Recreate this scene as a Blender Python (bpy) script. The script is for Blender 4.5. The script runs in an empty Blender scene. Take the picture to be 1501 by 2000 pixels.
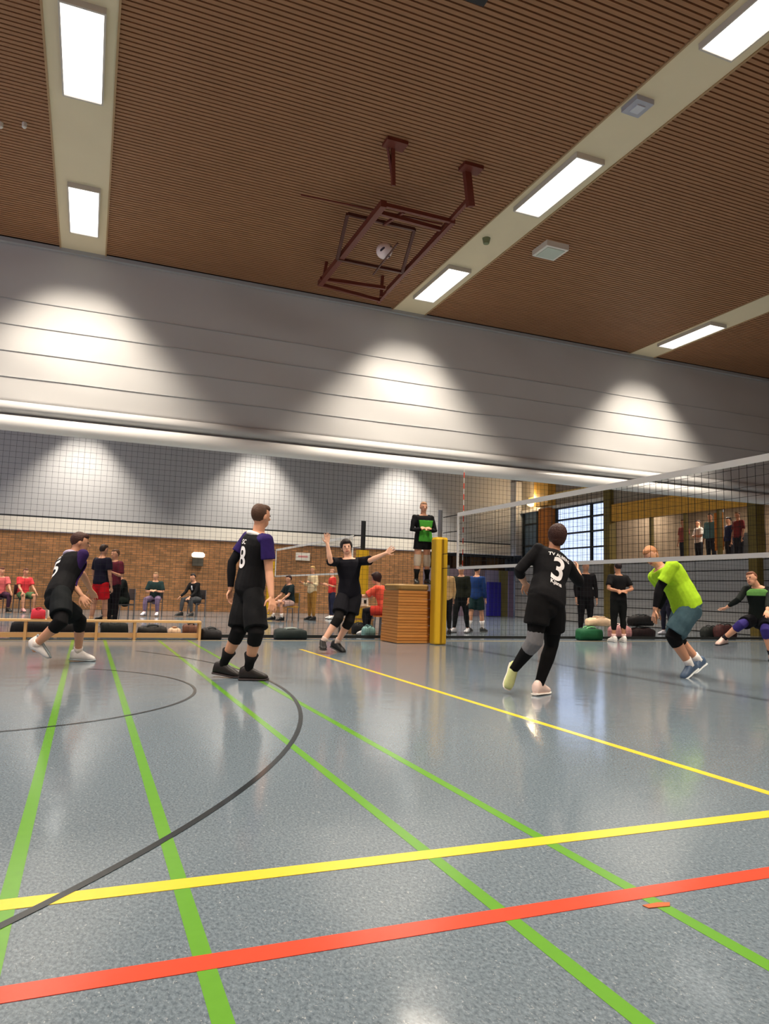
import bpy, bmesh, math, random
import numpy as np
from mathutils import Vector, Matrix, noise
from mathutils.bvhtree import BVHTree

SC = bpy.context.scene
COL = SC.collection
random.seed(7)
PI = math.pi

# ------------------------------------------------------------------ camera
F, CX, CY, CAMZ = 1420.0, 750.5, 1000.0, 0.95
def _n(v): return v / np.linalg.norm(v)
_Y = _n(np.array([170 - CX, -(1140 - CY), -F]))          # hall depth direction seen by the lens
_X = np.array([4288 - CX, -(1259 - CY), -F]); _X = _n(_X - _Y * _X.dot(_Y))
_R = np.array([_X, _Y, np.cross(_X, _Y)])                # camera -> hall axes
cam_d = bpy.data.cameras.new('camera'); cam = bpy.data.objects.new('camera', cam_d); COL.objects.link(cam)
M3 = Matrix([list(r) for r in _R])
cam.matrix_world = Matrix.Translation((0, 0, CAMZ)) @ M3.to_4x4()
cam_d.sensor_fit = 'VERTICAL'; cam_d.sensor_height = 24.0; cam_d.lens = F / 2000 * 24.0
cam_d.clip_start = 0.05; cam_d.clip_end = 200
SC.camera = cam
def at(u, v, y):
    """the point of the hall at depth y that is seen at pixel (u, v)"""
    d = _R @ np.array([(u - CX) / F, -(v - CY) / F, -1.0])
    return Vector((0, 0, CAMZ)) + Vector(d) * (y / d[1])
def ray(u, v):
    return Vector(_R @ np.array([(u - CX) / F, -(v - CY) / F, -1.0])).normalized()

# ------------------------------------------------------------------ world, exposure
LAMP_W, DIFF, WARM = 310.0, 2.4, (1.0, 0.88, 0.73)
SC.view_settings.view_transform = 'Standard'; SC.view_settings.look = 'None'
SC.view_settings.exposure = 0.22; SC.view_settings.gamma = 1.0; SC.view_settings.use_curve_mapping = False
W = bpy.data.worlds.new('sky'); SC.world = W; W.use_nodes = True
W.node_tree.nodes['Background'].inputs[0].default_value = (0.62, 0.70, 1.0, 1)
W.node_tree.nodes['Background'].inputs[1].default_value = 1.7

# ------------------------------------------------------------------ colours and materials
def lin(c):
    c = c / 255.0
    return c / 12.92 if c <= 0.04045 else ((c + 0.055) / 1.055) ** 2.4
def rgb(r, g, b): return (lin(r), lin(g), lin(b), 1.0)
_mats = {}
def mat(name, col, rough=0.6, spec=0.3, metal=0.0, var=0.0, scale=20.0, bump=0.0, emit=0.0, stretch=None):
    if name in _mats: return _mats[name]
    m = bpy.data.materials.new(name); m.use_nodes = True; nt = m.node_tree
    b = nt.nodes['Principled BSDF']
    b.inputs['Base Color'].default_value = col; b.inputs['Roughness'].default_value = rough
    b.inputs['Specular IOR Level'].default_value = spec; b.inputs['Metallic'].default_value = metal
    if emit:
        b.inputs['Emission Color'].default_value = col; b.inputs['Emission Strength'].default_value = emit
    if var or bump:
        g = nt.nodes.new('ShaderNodeNewGeometry'); n = nt.nodes.new('ShaderNodeTexNoise')
        mp = nt.nodes.new('ShaderNodeMapping'); mp.inputs['Scale'].default_value = stretch or (1, 1, 1)
        nt.links.new(g.outputs['Position'], mp.inputs['Vector']); nt.links.new(mp.outputs[0], n.inputs['Vector'])
        n.inputs['Scale'].default_value = scale; n.inputs['Detail'].default_value = 4
        if var:
            mx = nt.nodes.new('ShaderNodeMix'); mx.data_type = 'RGBA'
            mx.inputs[6].default_value = tuple(c * (1 - var) for c in col[:3]) + (1,)
            mx.inputs[7].default_value = tuple(min(1, c * (1 + var)) for c in col[:3]) + (1,)
            nt.links.new(n.outputs['Fac'], mx.inputs[0]); nt.links.new(mx.outputs[2], b.inputs['Base Color'])
        if bump:
            bp = nt.nodes.new('ShaderNodeBump'); bp.inputs['Strength'].default_value = bump; bp.inputs['Distance'].default_value = 0.02
            nt.links.new(n.outputs['Fac'], bp.inputs['Height']); nt.links.new(bp.outputs[0], b.inputs['Normal'])
    _mats[name] = m
    return m
def cloth(r, g, b): return mat('cloth_%d_%d_%d' % (r, g, b), rgb(r, g, b), 0.85, 0.15, var=0.18, scale=30, bump=0.15)

def floor_mat():
    m = bpy.data.materials.new('speckled_linoleum'); m.use_nodes = True; nt = m.node_tree; N = nt.nodes.new; L = nt.links.new
    b = nt.nodes['Principled BSDF']; g = N('ShaderNodeNewGeometry')
    mp = N('ShaderNodeMapping'); mp.inputs['Scale'].default_value = (1.0, 0.62, 1); mp.inputs['Rotation'].default_value = (0, 0, 0.5)
    L(g.outputs['Position'], mp.inputs['Vector'])
    n1 = N('ShaderNodeTexNoise'); n1.inputs['Scale'].default_value = 105; n1.inputs['Detail'].default_value = 5; n1.inputs['Roughness'].default_value = 0.7
    n2 = N('ShaderNodeTexNoise'); n2.inputs['Scale'].default_value = 130; n2.inputs['Detail'].default_value = 2; n2.inputs['Distortion'].default_value = 1.5
    n3 = N('ShaderNodeTexNoise'); n3.inputs['Scale'].default_value = 0.7; n3.inputs['Detail'].default_value = 3
    for n in (n1, n2): L(mp.outputs[0], n.inputs['Vector'])
    L(g.outputs['Position'], n3.inputs['Vector'])
    r1 = N('ShaderNodeValToRGB'); e = r1.color_ramp.elements
    e[0].position = 0.30; e[0].color = rgb(72, 84, 94); e[1].position = 0.72; e[1].color = rgb(129, 143, 154)
    L(n1.outputs['Fac'], r1.inputs[0])
    r2 = N('ShaderNodeValToRGB'); e = r2.color_ramp.elements
    e[0].position = 0.64; e[0].color = (0, 0, 0, 1); e[1].position = 0.74; e[1].color = (0.55, 0.55, 0.55, 1)
    L(n2.outputs['Fac'], r2.inputs[0])
    mx = N('ShaderNodeMix'); mx.data_type = 'RGBA'; mx.inputs[7].default_value = rgb(200, 205, 205)
    L(r2.outputs[0], mx.inputs[0]); L(r1.outputs[0], mx.inputs[6])
    mr = N('ShaderNodeMapRange'); mr.inputs[3].default_value = 0.09; mr.inputs[4].default_value = 0.16
    L(n3.outputs['Fac'], mr.inputs[0]); L(mr.outputs[0], b.inputs['Roughness'])
    L(mx.outputs[2], b.inputs['Base Color']); b.inputs['Specular IOR Level'].default_value = 0.42
    n4 = N('ShaderNodeTexNoise'); n4.inputs['Scale'].default_value = 5; n4.inputs['Detail'].default_value = 2; L(g.outputs['Position'], n4.inputs['Vector'])
    bp = N('ShaderNodeBump'); bp.inputs['Strength'].default_value = 0.10; bp.inputs['Distance'].default_value = 0.012
    L(n4.outputs['Fac'], bp.inputs['Height']); L(bp.outputs[0], b.inputs['Normal'])
    return m
def brick_mat():
    m = bpy.data.materials.new('brown_brick'); m.use_nodes = True; nt = m.node_tree; N = nt.nodes.new; L = nt.links.new
    b = nt.nodes['Principled BSDF']; g = N('ShaderNodeNewGeometry'); s = N('ShaderNodeSeparateXYZ'); c = N('ShaderNodeCombineXYZ')
    ad = N('ShaderNodeMath'); ad.operation = 'ADD'
    L(g.outputs['Position'], s.inputs[0]); L(s.outputs[0], ad.inputs[0]); L(s.outputs[1], ad.inputs[1])
    L(ad.outputs[0], c.inputs[0]); L(s.outputs[2], c.inputs[1])
    t = N('ShaderNodeTexBrick'); t.inputs['Scale'].default_value = 1.0
    t.inputs['Brick Width'].default_value = 0.25; t.inputs['Row Height'].default_value = 0.0833; t.inputs['Mortar Size'].default_value = 0.008
    t.inputs['Color1'].default_value = rgb(176, 122, 76); t.inputs['Color2'].default_value = rgb(134, 96, 58); t.inputs['Mortar'].default_value = rgb(108, 92, 74)
    L(c.outputs[0], t.inputs['Vector']); L(t.outputs['Color'], b.inputs['Base Color']); b.inputs['Roughness'].default_value = 0.8
    bp = N('ShaderNodeBump'); bp.inputs['Strength'].default_value = 0.4; bp.invert = True
    L(t.outputs['Fac'], bp.inputs['Height']); L(bp.outputs[0], b.inputs['Normal'])
    return m
def glass_mat():
    m = bpy.data.materials.new('window_glass'); m.use_nodes = True; nt = m.node_tree; N = nt.nodes.new; L = nt.links.new
    nt.nodes.remove(nt.nodes['Principled BSDF']); o = nt.nodes['Material Output']
    t = N('ShaderNodeBsdfTransparent'); gl = N('ShaderNodeBsdfGlossy'); gl.inputs['Roughness'].default_value = 0.05
    t.inputs[0].default_value = (0.9, 0.93, 0.95, 1)
    mx = N('ShaderNodeMixShader'); mx.inputs[0].default_value = 0.08
    L(t.outputs[0], mx.inputs[1]); L(gl.outputs[0], mx.inputs[2]); L(mx.outputs[0], o.inputs[0])
    return m
M_FLOOR, M_BRICK, M_GLASS = floor_mat(), brick_mat(), glass_mat()
M_SLAT = mat('ceiling_wood', rgb(154, 113, 82), 0.6, 0.25, var=0.28, scale=3.0, stretch=(0.5, 14, 1))
M_VOID = mat('dark_ceiling_backing', rgb(48, 32, 24), 0.95, 0.05)
M_STRIP = mat('beige_strip', rgb(222, 210, 180), 0.7, 0.2, var=0.04, scale=2)
M_CURT = mat('grey_curtain', rgb(192, 192, 192), 0.62, 0.25, var=0.05, scale=1.2, bump=0.05)
M_SEAM = mat('curtain_seam', rgb(168, 170, 172), 0.7, 0.2)
M_TUBE = mat('curtain_tube', rgb(236, 236, 234), 0.24, 0.6)
M_WALLG = mat('grey_wall', rgb(178, 180, 184), 0.7, 0.2, var=0.04, scale=1)
M_WHITE = mat('white_paint', rgb(225, 222, 214), 0.6, 0.3)
M_DARK = mat('dark_plastic', rgb(24, 25, 27), 0.5, 0.4)
M_STEEL = mat('grey_steel', rgb(120, 124, 130), 0.4, 0.5, metal=0.6)
M_RED = mat('red_brown_steel', rgb(104, 46, 34), 0.5, 0.4, var=0.1, scale=8)
M_YPAD = mat('yellow_pad', rgb(222, 176, 34), 0.55, 0.35, var=0.06, scale=6)
M_YWOOD = mat('yellow_timber', rgb(222, 166, 62), 0.6, 0.3, var=0.15, scale=6)
M_OLIVE = mat('olive_paint', rgb(120, 104, 48), 0.6, 0.3, var=0.1, scale=6)
M_BOARD = mat('grey_board', rgb(178, 180, 180), 0.6, 0.3, var=0.08, scale=3)
M_BENCH = mat('bench_wood', rgb(206, 164, 112), 0.5, 0.35, var=0.15, scale=9, stretch=(0.3, 3, 3))
M_BOXW = mat('vault_box_wood', rgb(196, 132, 66), 0.5, 0.4, var=0.18, scale=8, stretch=(0.4, 0.4, 4))
M_LEATH = mat('pale_leather', rgb(150, 118, 66), 0.55, 0.35, var=0.1, scale=12)
M_NET = mat('black_cord', rgb(36, 36, 38), 0.8, 0.1)
M_NETG = mat('dark_green_cord', rgb(38, 44, 46), 0.8, 0.1)
M_TAPE = mat('white_tape', rgb(236, 236, 232), 0.7, 0.2)
M_LAMP = mat('lamp_diffuser', (1.0, 0.97, 0.92, 1), 0.5, 0.2, emit=DIFF)
M_FRAME = mat('lamp_housing', rgb(196, 190, 182), 0.5, 0.3)

# ------------------------------------------------------------------ helpers
def mesh(name, v, f, m, parent=None, loc=None, smooth=False):
    me = bpy.data.meshes.new(name); me.from_pydata([tuple(p) for p in v], [], f); me.update()
    if m: me.materials.append(m)
    if smooth: me.polygons.foreach_set('use_smooth', [True] * len(me.polygons))
    o = bpy.data.objects.new(name, me); COL.objects.link(o)
    if parent: o.parent = parent
    if loc: o.location = loc
    return o
def thing(name, label, cat, loc=(0, 0, 0), rz=0.0, group=None):
    o = bpy.data.objects.new(name, None); COL.objects.link(o); o.empty_display_size = 0.1
    o.location = loc; o.rotation_euler = (0, 0, rz)
    return tag(o, label, cat, group)
def tag(o, label, cat, group=None):
    o['label'] = label; o['category'] = cat
    if group: o['group'] = group
    return o
def struct(o, label=None):
    o['kind'] = 'structure'
    if label: o['label'] = label
    return o
class Acc:
    """collects closed shapes for ONE mesh"""
    def __init__(s): s.v, s.f = [], []
    def box(s, a, b):
        x0, y0, z0 = a; x1, y1, z1 = b; k = len(s.v)
        s.v += [Vector(p) for p in ((x0,y0,z0),(x1,y0,z0),(x1,y1,z0),(x0,y1,z0),(x0,y0,z1),(x1,y0,z1),(x1,y1,z1),(x0,y1,z1))]
        s.f += [tuple(k + i for i in q) for q in ((0,3,2,1),(4,5,6,7),(0,1,5,4),(1,2,6,5),(2,3,7,6),(3,0,4,7))]
        return s
    def rings(s, rings):
        k = len(s.v); n = len(rings[0])
        for r in rings: s.v += r
        for i in range(len(rings) - 1):
            for j in range(n):
                a, b = k + i * n + j, k + i * n + (j + 1) % n
                s.f.append((a, b, b + n, a + n))
        for base, last in ((k, False), (k + (len(rings) - 1) * n, True)):
            c = len(s.v); s.v.append(sum((s.v[base + j] for j in range(n)), Vector()) / n)
            for j in range(n):
                q = (base + j, base + (j + 1) % n, c); s.f.append(q if last else q[::-1])
        return s
    def tube(s, pts, rad, n=10, cap='round'):
        pts = [Vector(p) for p in pts]
        if not isinstance(rad, (list, tuple)): rad = [rad] * len(pts)
        seq = list(zip(pts, rad))
        if cap == 'round':
            t0 = (pts[0] - pts[1]).normalized(); t1 = (pts[-1] - pts[-2]).normalized(); r0, r1 = rad[0], rad[-1]
            seq = [(pts[0] + t0 * r0 * .92, r0 * .4), (pts[0] + t0 * r0 * .6, r0 * .8)] + seq + [(pts[-1] + t1 * r1 * .6, r1 * .8), (pts[-1] + t1 * r1 * .92, r1 * .4)]
        P = [q[0] for q in seq]; u = None; out = []
        for i, (p, r) in enumerate(seq):
            t = (P[min(i + 1, len(P) - 1)] - P[max(i - 1, 0)]).normalized()
            if u is None: u = t.orthogonal().normalized()
            u = (u - t * u.dot(t)).normalized(); w = t.cross(u)
            out.append([p + (u * math.cos(2 * PI * j / n) + w * math.sin(2 * PI * j / n)) * r for j in range(n)])
        return s.rings(out)
    def loft(s, secs, n=18, e=2.4):
        out = []
        for c, X, Y, a, b in secs:
            r = []
            for j in range(n):
                q = 2 * PI * j / n; cs, sn = math.cos(q), math.sin(q)
                r.append(c + X * (a * math.copysign(abs(cs) ** (2 / e), cs)) + Y * (b * math.copysign(abs(sn) ** (2 / e), sn)))
            out.append(r)
        return s.rings(out)
    def ball(s, c, X, Y, Z, n=12, m=8):
        out = []
        for i in range(1, m):
            t = PI * i / m
            out.append([c - Z * math.cos(t) + (X * math.cos(2 * PI * j / n) + Y * math.sin(2 * PI * j / n)) * math.sin(t) for j in range(n)])
        return s.rings(out)
    def beam(s, a, b, w, h):
        """rectangular bar from a to b"""
        a, b = Vector(a), Vector(b); t = (b - a).normalized(); up = Vector((0, 0, 1)) if abs(t.z) < .9 else Vector((0, 1, 0))
        X = t.cross(up).normalized(); Y = X.cross(t)
        q = [(-1, -1), (1, -1), (1, 1), (-1, 1)]
        return s.rings([[p + X * (w / 2 * i) + Y * (h / 2 * j) for i, j in q] for p in (a, b)])
    def make(s, name, m, parent=None, loc=None, smooth=False):
        return mesh(name, s.v, s.f, m, parent, loc, smooth)
def box(name, a, b, m, parent=None): return Acc().box(a, b).make(name, m, parent)
PENDING = []
def blob(name, acc, m, parent, base, voxel, smooth=4):
    o = mesh(name, [p - base for p in acc.v], acc.f, m, parent)
    r = o.modifiers.new('r', 'REMESH'); r.mode = 'VOXEL'; r.voxel_size = voxel; r.use_smooth_shade = True
    if smooth:
        q = o.modifiers.new('s', 'SMOOTH'); q.factor = 0.5; q.iterations = smooth
    PENDING.append(o)
    return o

# ------------------------------------------------------------------ hall shell
X0, X1, Y0, Y1, H = -8.0, 18.3, -1.2, 29.0, 7.0
CURT_Y = 14.0
floor = struct(box('floor', (X0 - .3, Y0 - .3, -.2), (X1 + 4.5, Y1 + 1.5, 0), M_FLOOR), 'grey speckled sports floor with coloured court lines')
ceil = struct(box('ceiling', (X0 - .3, Y0 - .3, H + .06), (X1 + 4.5, Y1 + 1.5, H + .2), M_VOID), 'brown wooden slat ceiling with beige light strips')
STRIPS = [-6.95, -0.475, 6.05, 12.4]
SW = 0.385
wall_left = struct(thing('wall_left', 'left end wall with a row of high windows', 'x', (0, 0, 0))); del wall_left['category']
box('wall_panel', (X0 - .3, Y0, 0), (X0, Y1, 3.6), M_BRICK, wall_left)
box('wall_panel', (X0 - .3, Y0, 6.2), (X0, Y1, H + .06), M_WALLG, wall_left)
for y in np.linspace(Y0, Y1, 11):
    box('window_post', (X0 - .28, y - .1, 3.6), (X0 - .02, y + .1, 6.2), M_YWOOD, wall_left)
wl = struct(box('window_1', (X0 - .2, Y0, 3.6), (X0 - .18, Y1, 6.2), M_GLASS), 'row of high windows in the left end wall')
struct(box('wall_front', (X0 - .3, Y0 - .3, 0), (X1 + .3, Y0, H + .06), M_BRICK), 'brown brick wall behind the photographer')

# far wall: brick below, smooth grey above, an equipment bay at its right end
wb = struct(thing('wall_back', 'far end wall, brown brick below and grey panels above', 'x')); del wb['category']
box('brick_base', (X0, Y1, 0), (13.6, Y1 + .3, 2.78), M_BRICK, wb)
box('grey_panel', (X0, Y1 - .06, 3.34), (X1, Y1 + .3, H + .06), M_WALLG, wb)
box('joint_strip', (X0, Y1 - .03, 3.28), (X1, Y1 + .3, 3.34), mat('joint_dark', rgb(70, 74, 78), .8, .1), wb)
box('lower_band', (X0, Y1 - .06, 2.8), (X1, Y1 + .3, 3.28), M_WHITE, wb)
for x in np.arange(X0 + 1.1, X1, 3.25):
    box('panel_joint', (x - .012, Y1 - .066, 3.34), (x + .012, Y1 - .05, H), M_SEAM, wb)
box('bay_lintel', (13.6, Y1 + .9, 1.9), (X1, Y1 + 1.2, 2.8), mat('bay_dark_brown', rgb(74, 54, 34), .8, .1, var=.2, scale=3), wb)
for i in range(5):
    box('lintel_board', (13.7 + i * .9, Y1 + .84, 2.0), (14.3 + i * .9, Y1 + .9, 2.7), mat('bay_brown', rgb(112, 84, 50), .8, .1), wb)
bay = [(13.6, 14.6, (118, 108, 122)), (14.6, 15.5, (104, 92, 104)), (15.5, 16.1, (132, 112, 128)), (16.1, 16.8, (118, 108, 50)), (16.8, 17.5, (140, 138, 170)), (17.5, 18.0, (126, 120, 76)), (18.0, 18.3, (136, 118, 150))]
for a, b, c in bay:
    box('bay_panel', (a + .02, Y1 + .1, 0), (b - .02, Y1 + .2, 2.1), mat('bay_%d_%d' % c[:2], rgb(*c), .6, .3), wb)
box('blue_mat', (16.84, Y1 - .15, 0.02), (17.46, Y1 + .08, 1.55), mat('blue_mat', rgb(34, 30, 140), .5, .4), None)
tag(bpy.data.objects['blue_mat'], 'deep blue gym mat standing upright against the far bay', 'gym mat')

# right side wall: grey boards below, gallery opening and windows above
wr = struct(thing('wall_right', 'right side wall of grey boards under a gallery and a timber beam', 'x')); del wr['category']
for k in range(7):
    for (a, b) in ((Y0, 6.4), (6.4, 14.0), (14.0, 18.2), (18.2, 22.0), (22.0, 25.6), (25.6, Y1)):
        box('board', (X1, a + .012, .02 + k * .32), (X1 + .06, b - .012, .31 + k * .32), M_BOARD, wr)
box('wall_core', (X1 + .06, Y0, 0), (X1 + .3, Y1, 2.26), M_DARK, wr)
box('ledge', (X1 - .04, Y0, 2.26), (X1 + .3, Y1, 2.34), M_WHITE, wr)
box('timber_beam', (X1 - .12, Y0, 3.86), (X1 + .14, 22.3, 4.5), M_YWOOD, wr)
box('fascia_panel', (X1, Y0, 4.5), (X1 + .2, 22.3, H + .06), mat('warm_grey_wall', rgb(160, 150, 134), .7, .2), wr)
box('upper_panel', (X1, 22.3, 4.84), (X1 + .2, Y1, H + .06), mat('warm_grey_wall', rgb(160, 150, 134), .7, .2), wr)
box('timber_rail', (X1 - .1, 15.0, 5.2), (X1 + .05, Y1 - 1.2, 5.38), mat('pale_yellow_timber', rgb(226, 200, 130), .6, .3), wr)
box('timber_rail', (X1 - .1, 22.3, 4.72), (X1 + .1, Y1, 4.84), M_WHITE, wr)
box('column', (X1 - .3, 25.95, 0), (X1 + .05, 26.7, 4.75), mat('orange_timber', rgb(186, 112, 40), .6, .3, var=.12, scale=5), wr)
box('column_head', (X1 - .4, 25.85, 4.86), (X1 + .05, 26.9, 5.95), mat('golden_timber', rgb(232, 178, 84), .6, .3, var=.1, scale=5), wr)
box('column', (X1 - .2, 22.15, 0), (X1 + .1, 22.5, 5.5), M_OLIVE, wr)
box('column', (X1 - .25, 15.6, 0), (X1 + .1, 15.9, 5.2), M_OLIVE, wr)
for y in (20.2, 18.6, 17.2):
    box('gallery_post', (X1 - .02, y - .05, 2.3), (X1 + .1, y + .05, 3.9), M_OLIVE, wr)
# gallery room behind
box('gallery_floor', (X1 + .3, Y0, 1.95), (X1 + 4.2, 22.3, 2.1), mat('gallery_floor', rgb(120, 110, 100), .7, .2), wr)
box('gallery_wall', (X1 + 4.0, Y0, 1.95), (X1 + 4.2, 22.3, 5.2), mat('gallery_brown', rgb(132, 116, 98), .8, .2, var=.2, scale=1.2), wr)
box('gallery_wall', (X1 + .2, 22.25, 2.3), (X1 + 4.2, 22.35, 5.2), mat('gallery_brown', rgb(132, 116, 98), .8, .2), wr)
box('gallery_ceiling', (X1 + .2, Y0, 4.6), (X1 + 4.2, 22.3, 4.75), M_WHITE, wr)
for k, y in enumerate((16.5, 19.0, 21.4)):  # lamps added to brighten the dark gallery room
    gl = thing('added_gallery_light', ('first', 'second', 'third')[k] + ' added small lamp brightening the gallery on the right', 'light', (X1 + 2.0, y, 4.6)); box('lamp_plate', (-.3, -.15, -.05), (.3, .15, 0), M_LAMP, gl)
    ld = bpy.data.lights.new('added_gallery_lamp', 'AREA'); ld.size = .5; ld.energy = 60; ld.color = WARM; lo_ = bpy.data.objects.new('added_gallery_lamp', ld); COL.objects.link(lo_); lo_.parent = gl; lo_.location = (0, 0, -.06)
box('door_frame', (X1 + 3.9, 18.9, 2.1), (X1 + 4.02, 20.4, 3.5), M_DARK, wr)
# windows of the right wall
w2 = struct(box('window_2', (X1 + .12, 22.5, 2.34), (X1 + .14, 25.95, 4.72), M_GLASS), 'bright side window with black mullions')
wfm = mat('black_window_frame', rgb(28, 32, 32), .5, .4)
for z in (2.36, 2.97, 3.6, 4.2, 4.7): box('transom', (X1 + .06, 22.5, z - .03), (X1 + .16, 25.95, z + .03), wfm, w2)
for y in (22.52, 23.6, 25.93): box('mullion', (X1 + .06, y - .05, 2.34), (X1 + .16, y + .05, 4.72), wfm, w2)
w3 = struct(box('window_3', (X1 + .12, 26.7, 2.34), (X1 + .14, 28.5, 5.1), mat('dusk_glass', rgb(96, 116, 128), .2, .5)), 'grey blue window pane in the far corner')
for z in (2.36, 3.2, 4.2, 5.08): box('transom', (X1 + .06, 26.7, z - .03), (X1 + .16, 28.5, z + .03), wfm, w3)
for y in (26.75, 27.3, 28.45): box('mullion', (X1 + .04, y - .05, 2.34), (X1 + .16, y + .05, 5.1), wfm, w3)
box('corner_block', (X1 + .06, 28.6, 0), (X1 + .6, Y1 + 1.4, H + .06), M_DARK, wr); box('lintel_top', (13.6, Y1 + .3, 2.7), (X1 + .3, Y1 + 1.4, 2.82), M_DARK, wb)
box('corner_post', (X1 - .3, 28.5, 2.8), (X1 + .1, 28.94, 6.2), M_WALLG, wr)

# ------------------------------------------------------------------ ceiling: slats, strips, lamps
bays = [(X0, STRIPS[0] - SW), (STRIPS[0] + SW, STRIPS[1] - SW), (STRIPS[1] + SW, STRIPS[2] - SW), (STRIPS[2] + SW, STRIPS[3] - SW), (STRIPS[3] + SW, X1)]
PITCH, SLW = 0.075, 0.052
rest = Acc(); nslat = 0
for bi, (a, b) in enumerate(bays):
    proto = None
    for k in range(int((CURT_Y - .08 - Y0) / PITCH)):
        y = Y0 + .04 + k * PITCH
        # only rows in view near enough to tell apart are single pieces
        if 4.9 < y < 11.6 and bi in (1, 2, 3) and nslat < 299 and not (bi == 1 and y > 9.0) and not (bi == 3 and y < 6.0):
            if proto is None:
                proto = box('slat', (a, -SLW / 2, -.034), (b, SLW / 2, 0), M_SLAT, ceil); o = proto
            else:
                o = proto.copy(); COL.objects.link(o)
            o.location = (0, y, H + .034); nslat += 1
        else:
            rest.box((a, y - SLW / 2, H), (b, y + SLW / 2, H + .034))
r = rest.make('slat_field', M_SLAT, ceil); r['kind'] = 'stuff'
far = Acc()
for (a, b) in bays:
    for k in range(int((Y1 - CURT_Y) / .15)):
        y = CURT_Y + .12 + k * .15; far.box((a, y - .06, H), (b, y + .05, H + .034))
r = far.make('far_slat_field', M_SLAT, ceil); r['kind'] = 'stuff'
for i, x in enumerate(STRIPS):
    t = struct(box('trim_%d' % (i + 1), (x - SW, Y0, H - .004), (x + SW, CURT_Y - .02, H + .05), M_STRIP), 'beige ceiling strip carrying a row of lamps')
    box('strip_edge', (x - SW - .012, Y0, H - .02), (x - SW + .012, CURT_Y - .02, H + .05), mat('strip_edge', rgb(170, 140, 104), .6, .3), t)
    box('strip_edge', (x + SW - .012, Y0, H - .02), (x + SW + .012, CURT_Y - .02, H + .05), mat('strip_edge', rgb(170, 140, 104), .6, .3), t)
    box('far_strip', (x - SW, CURT_Y + .1, H - .004), (x + SW, Y1, H + .05), M_STRIP, t)
def louvre(ld):
    """photometric curve of a louvred luminaire: tight across the tubes, wide along them"""
    ld.use_nodes = True; nt = ld.node_tree; N = nt.nodes.new; L = nt.links.new
    em = nt.nodes['Emission']; g = N('ShaderNodeNewGeometry'); sp = N('ShaderNodeSeparateXYZ'); L(g.outputs['Incoming'], sp.inputs[0])
    def m(op, a, b=None):
        n = N('ShaderNodeMath'); n.operation = op
        for i, q in enumerate((a, b)):
            if q is None: continue
            if isinstance(q, (int, float)): n.inputs[i].default_value = q
            else: L(q, n.inputs[i])
        return n.outputs[0]
    z = m('MAXIMUM', m('ABSOLUTE', sp.outputs[2]), 0.001); out = None
    for k, (lo, hi) in ((0, (0.50, 1.12)), (1, (0.40, 2.1))):
        q = m('DIVIDE', m('ABSOLUTE', sp.outputs[k]), z); r = N('ShaderNodeMapRange'); r.interpolation_type = 'SMOOTHSTEP'
        r.inputs[1].default_value = lo; r.inputs[2].default_value = hi; r.inputs[3].default_value = 1; r.inputs[4].default_value = 0
        L(q, r.inputs[0]); out = r.outputs[0] if out is None else m('MULTIPLY', out, r.outputs[0])
    L(out, em.inputs['Strength'])
LAMP_DATA = bpy.data.lights.new('lamp_light', 'AREA'); LAMP_DATA.shape = 'RECTANGLE'
LAMP_DATA.size, LAMP_DATA.size_y = 0.42, 1.5; LAMP_DATA.energy = LAMP_W; LAMP_DATA.color = WARM; LAMP_DATA.spread = math.radians(180)
louvre(LAMP_DATA)
fr = Acc()
for a, b in (((-.235, -.80, -.075), (-.215, .80, 0)), ((.215, -.80, -.075), (.235, .80, 0)), ((-.215, -.80, -.075), (.215, -.775, 0)), ((-.215, .775, -.075), (.215, .80, 0))): fr.box(a, b)
lamp0 = None
ROWN = ['far left', 'left', 'middle', 'right']
for i, x in enumerate(STRIPS):
    for j, y in enumerate((1.0, 4.76, 8.5, 12.3, 16.0, 19.8, 23.5, 27.3)):
        seen = {(1, 2): 'large ceiling lamp on the left strip, at the top of the frame', (1, 3): 'small ceiling lamp on the left strip, next to the grey curtain',
                (2, 1): 'ceiling lamp of the middle strip cut by the upper right corner', (2, 2): 'ceiling lamp of the middle strip between two others, beside the folded hoop frame',
                (2, 3): 'ceiling lamp of the middle strip closest to the grey curtain', (3, 3): 'narrow looking ceiling lamp on the short strip at the right edge'}
        ordn = ('first', 'second', 'third', 'fourth', 'first', 'second', 'third', 'fourth')[j]
        lab = seen.get((i, j), '%s ceiling lamp from the rear wall, out of the picture on the %s strip' % (ordn, ROWN[i]) if j < 4 else '%s ceiling lamp beyond the curtain on the %s strip' % (ordn, ROWN[i]))
        t = thing('ceiling_light', lab, 'light', (x - (.04 if i > 1 else -.02), y, H - .004), 0, 'ceiling lamps')
        if lamp0 is None:
            lamp0 = (fr.make('lamp_frame', M_FRAME, t), box('diffuser', (-.215, -.775, -.06), (.215, .775, -.045), M_LAMP, t))
        else:
            for q in lamp0:
                c = q.copy(); c.parent = t; COL.objects.link(c)
        l = bpy.data.objects.new('lamp_light', LAMP_DATA); COL.objects.link(l); l.parent = t; l.location = (0, 0, -.068)

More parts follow.
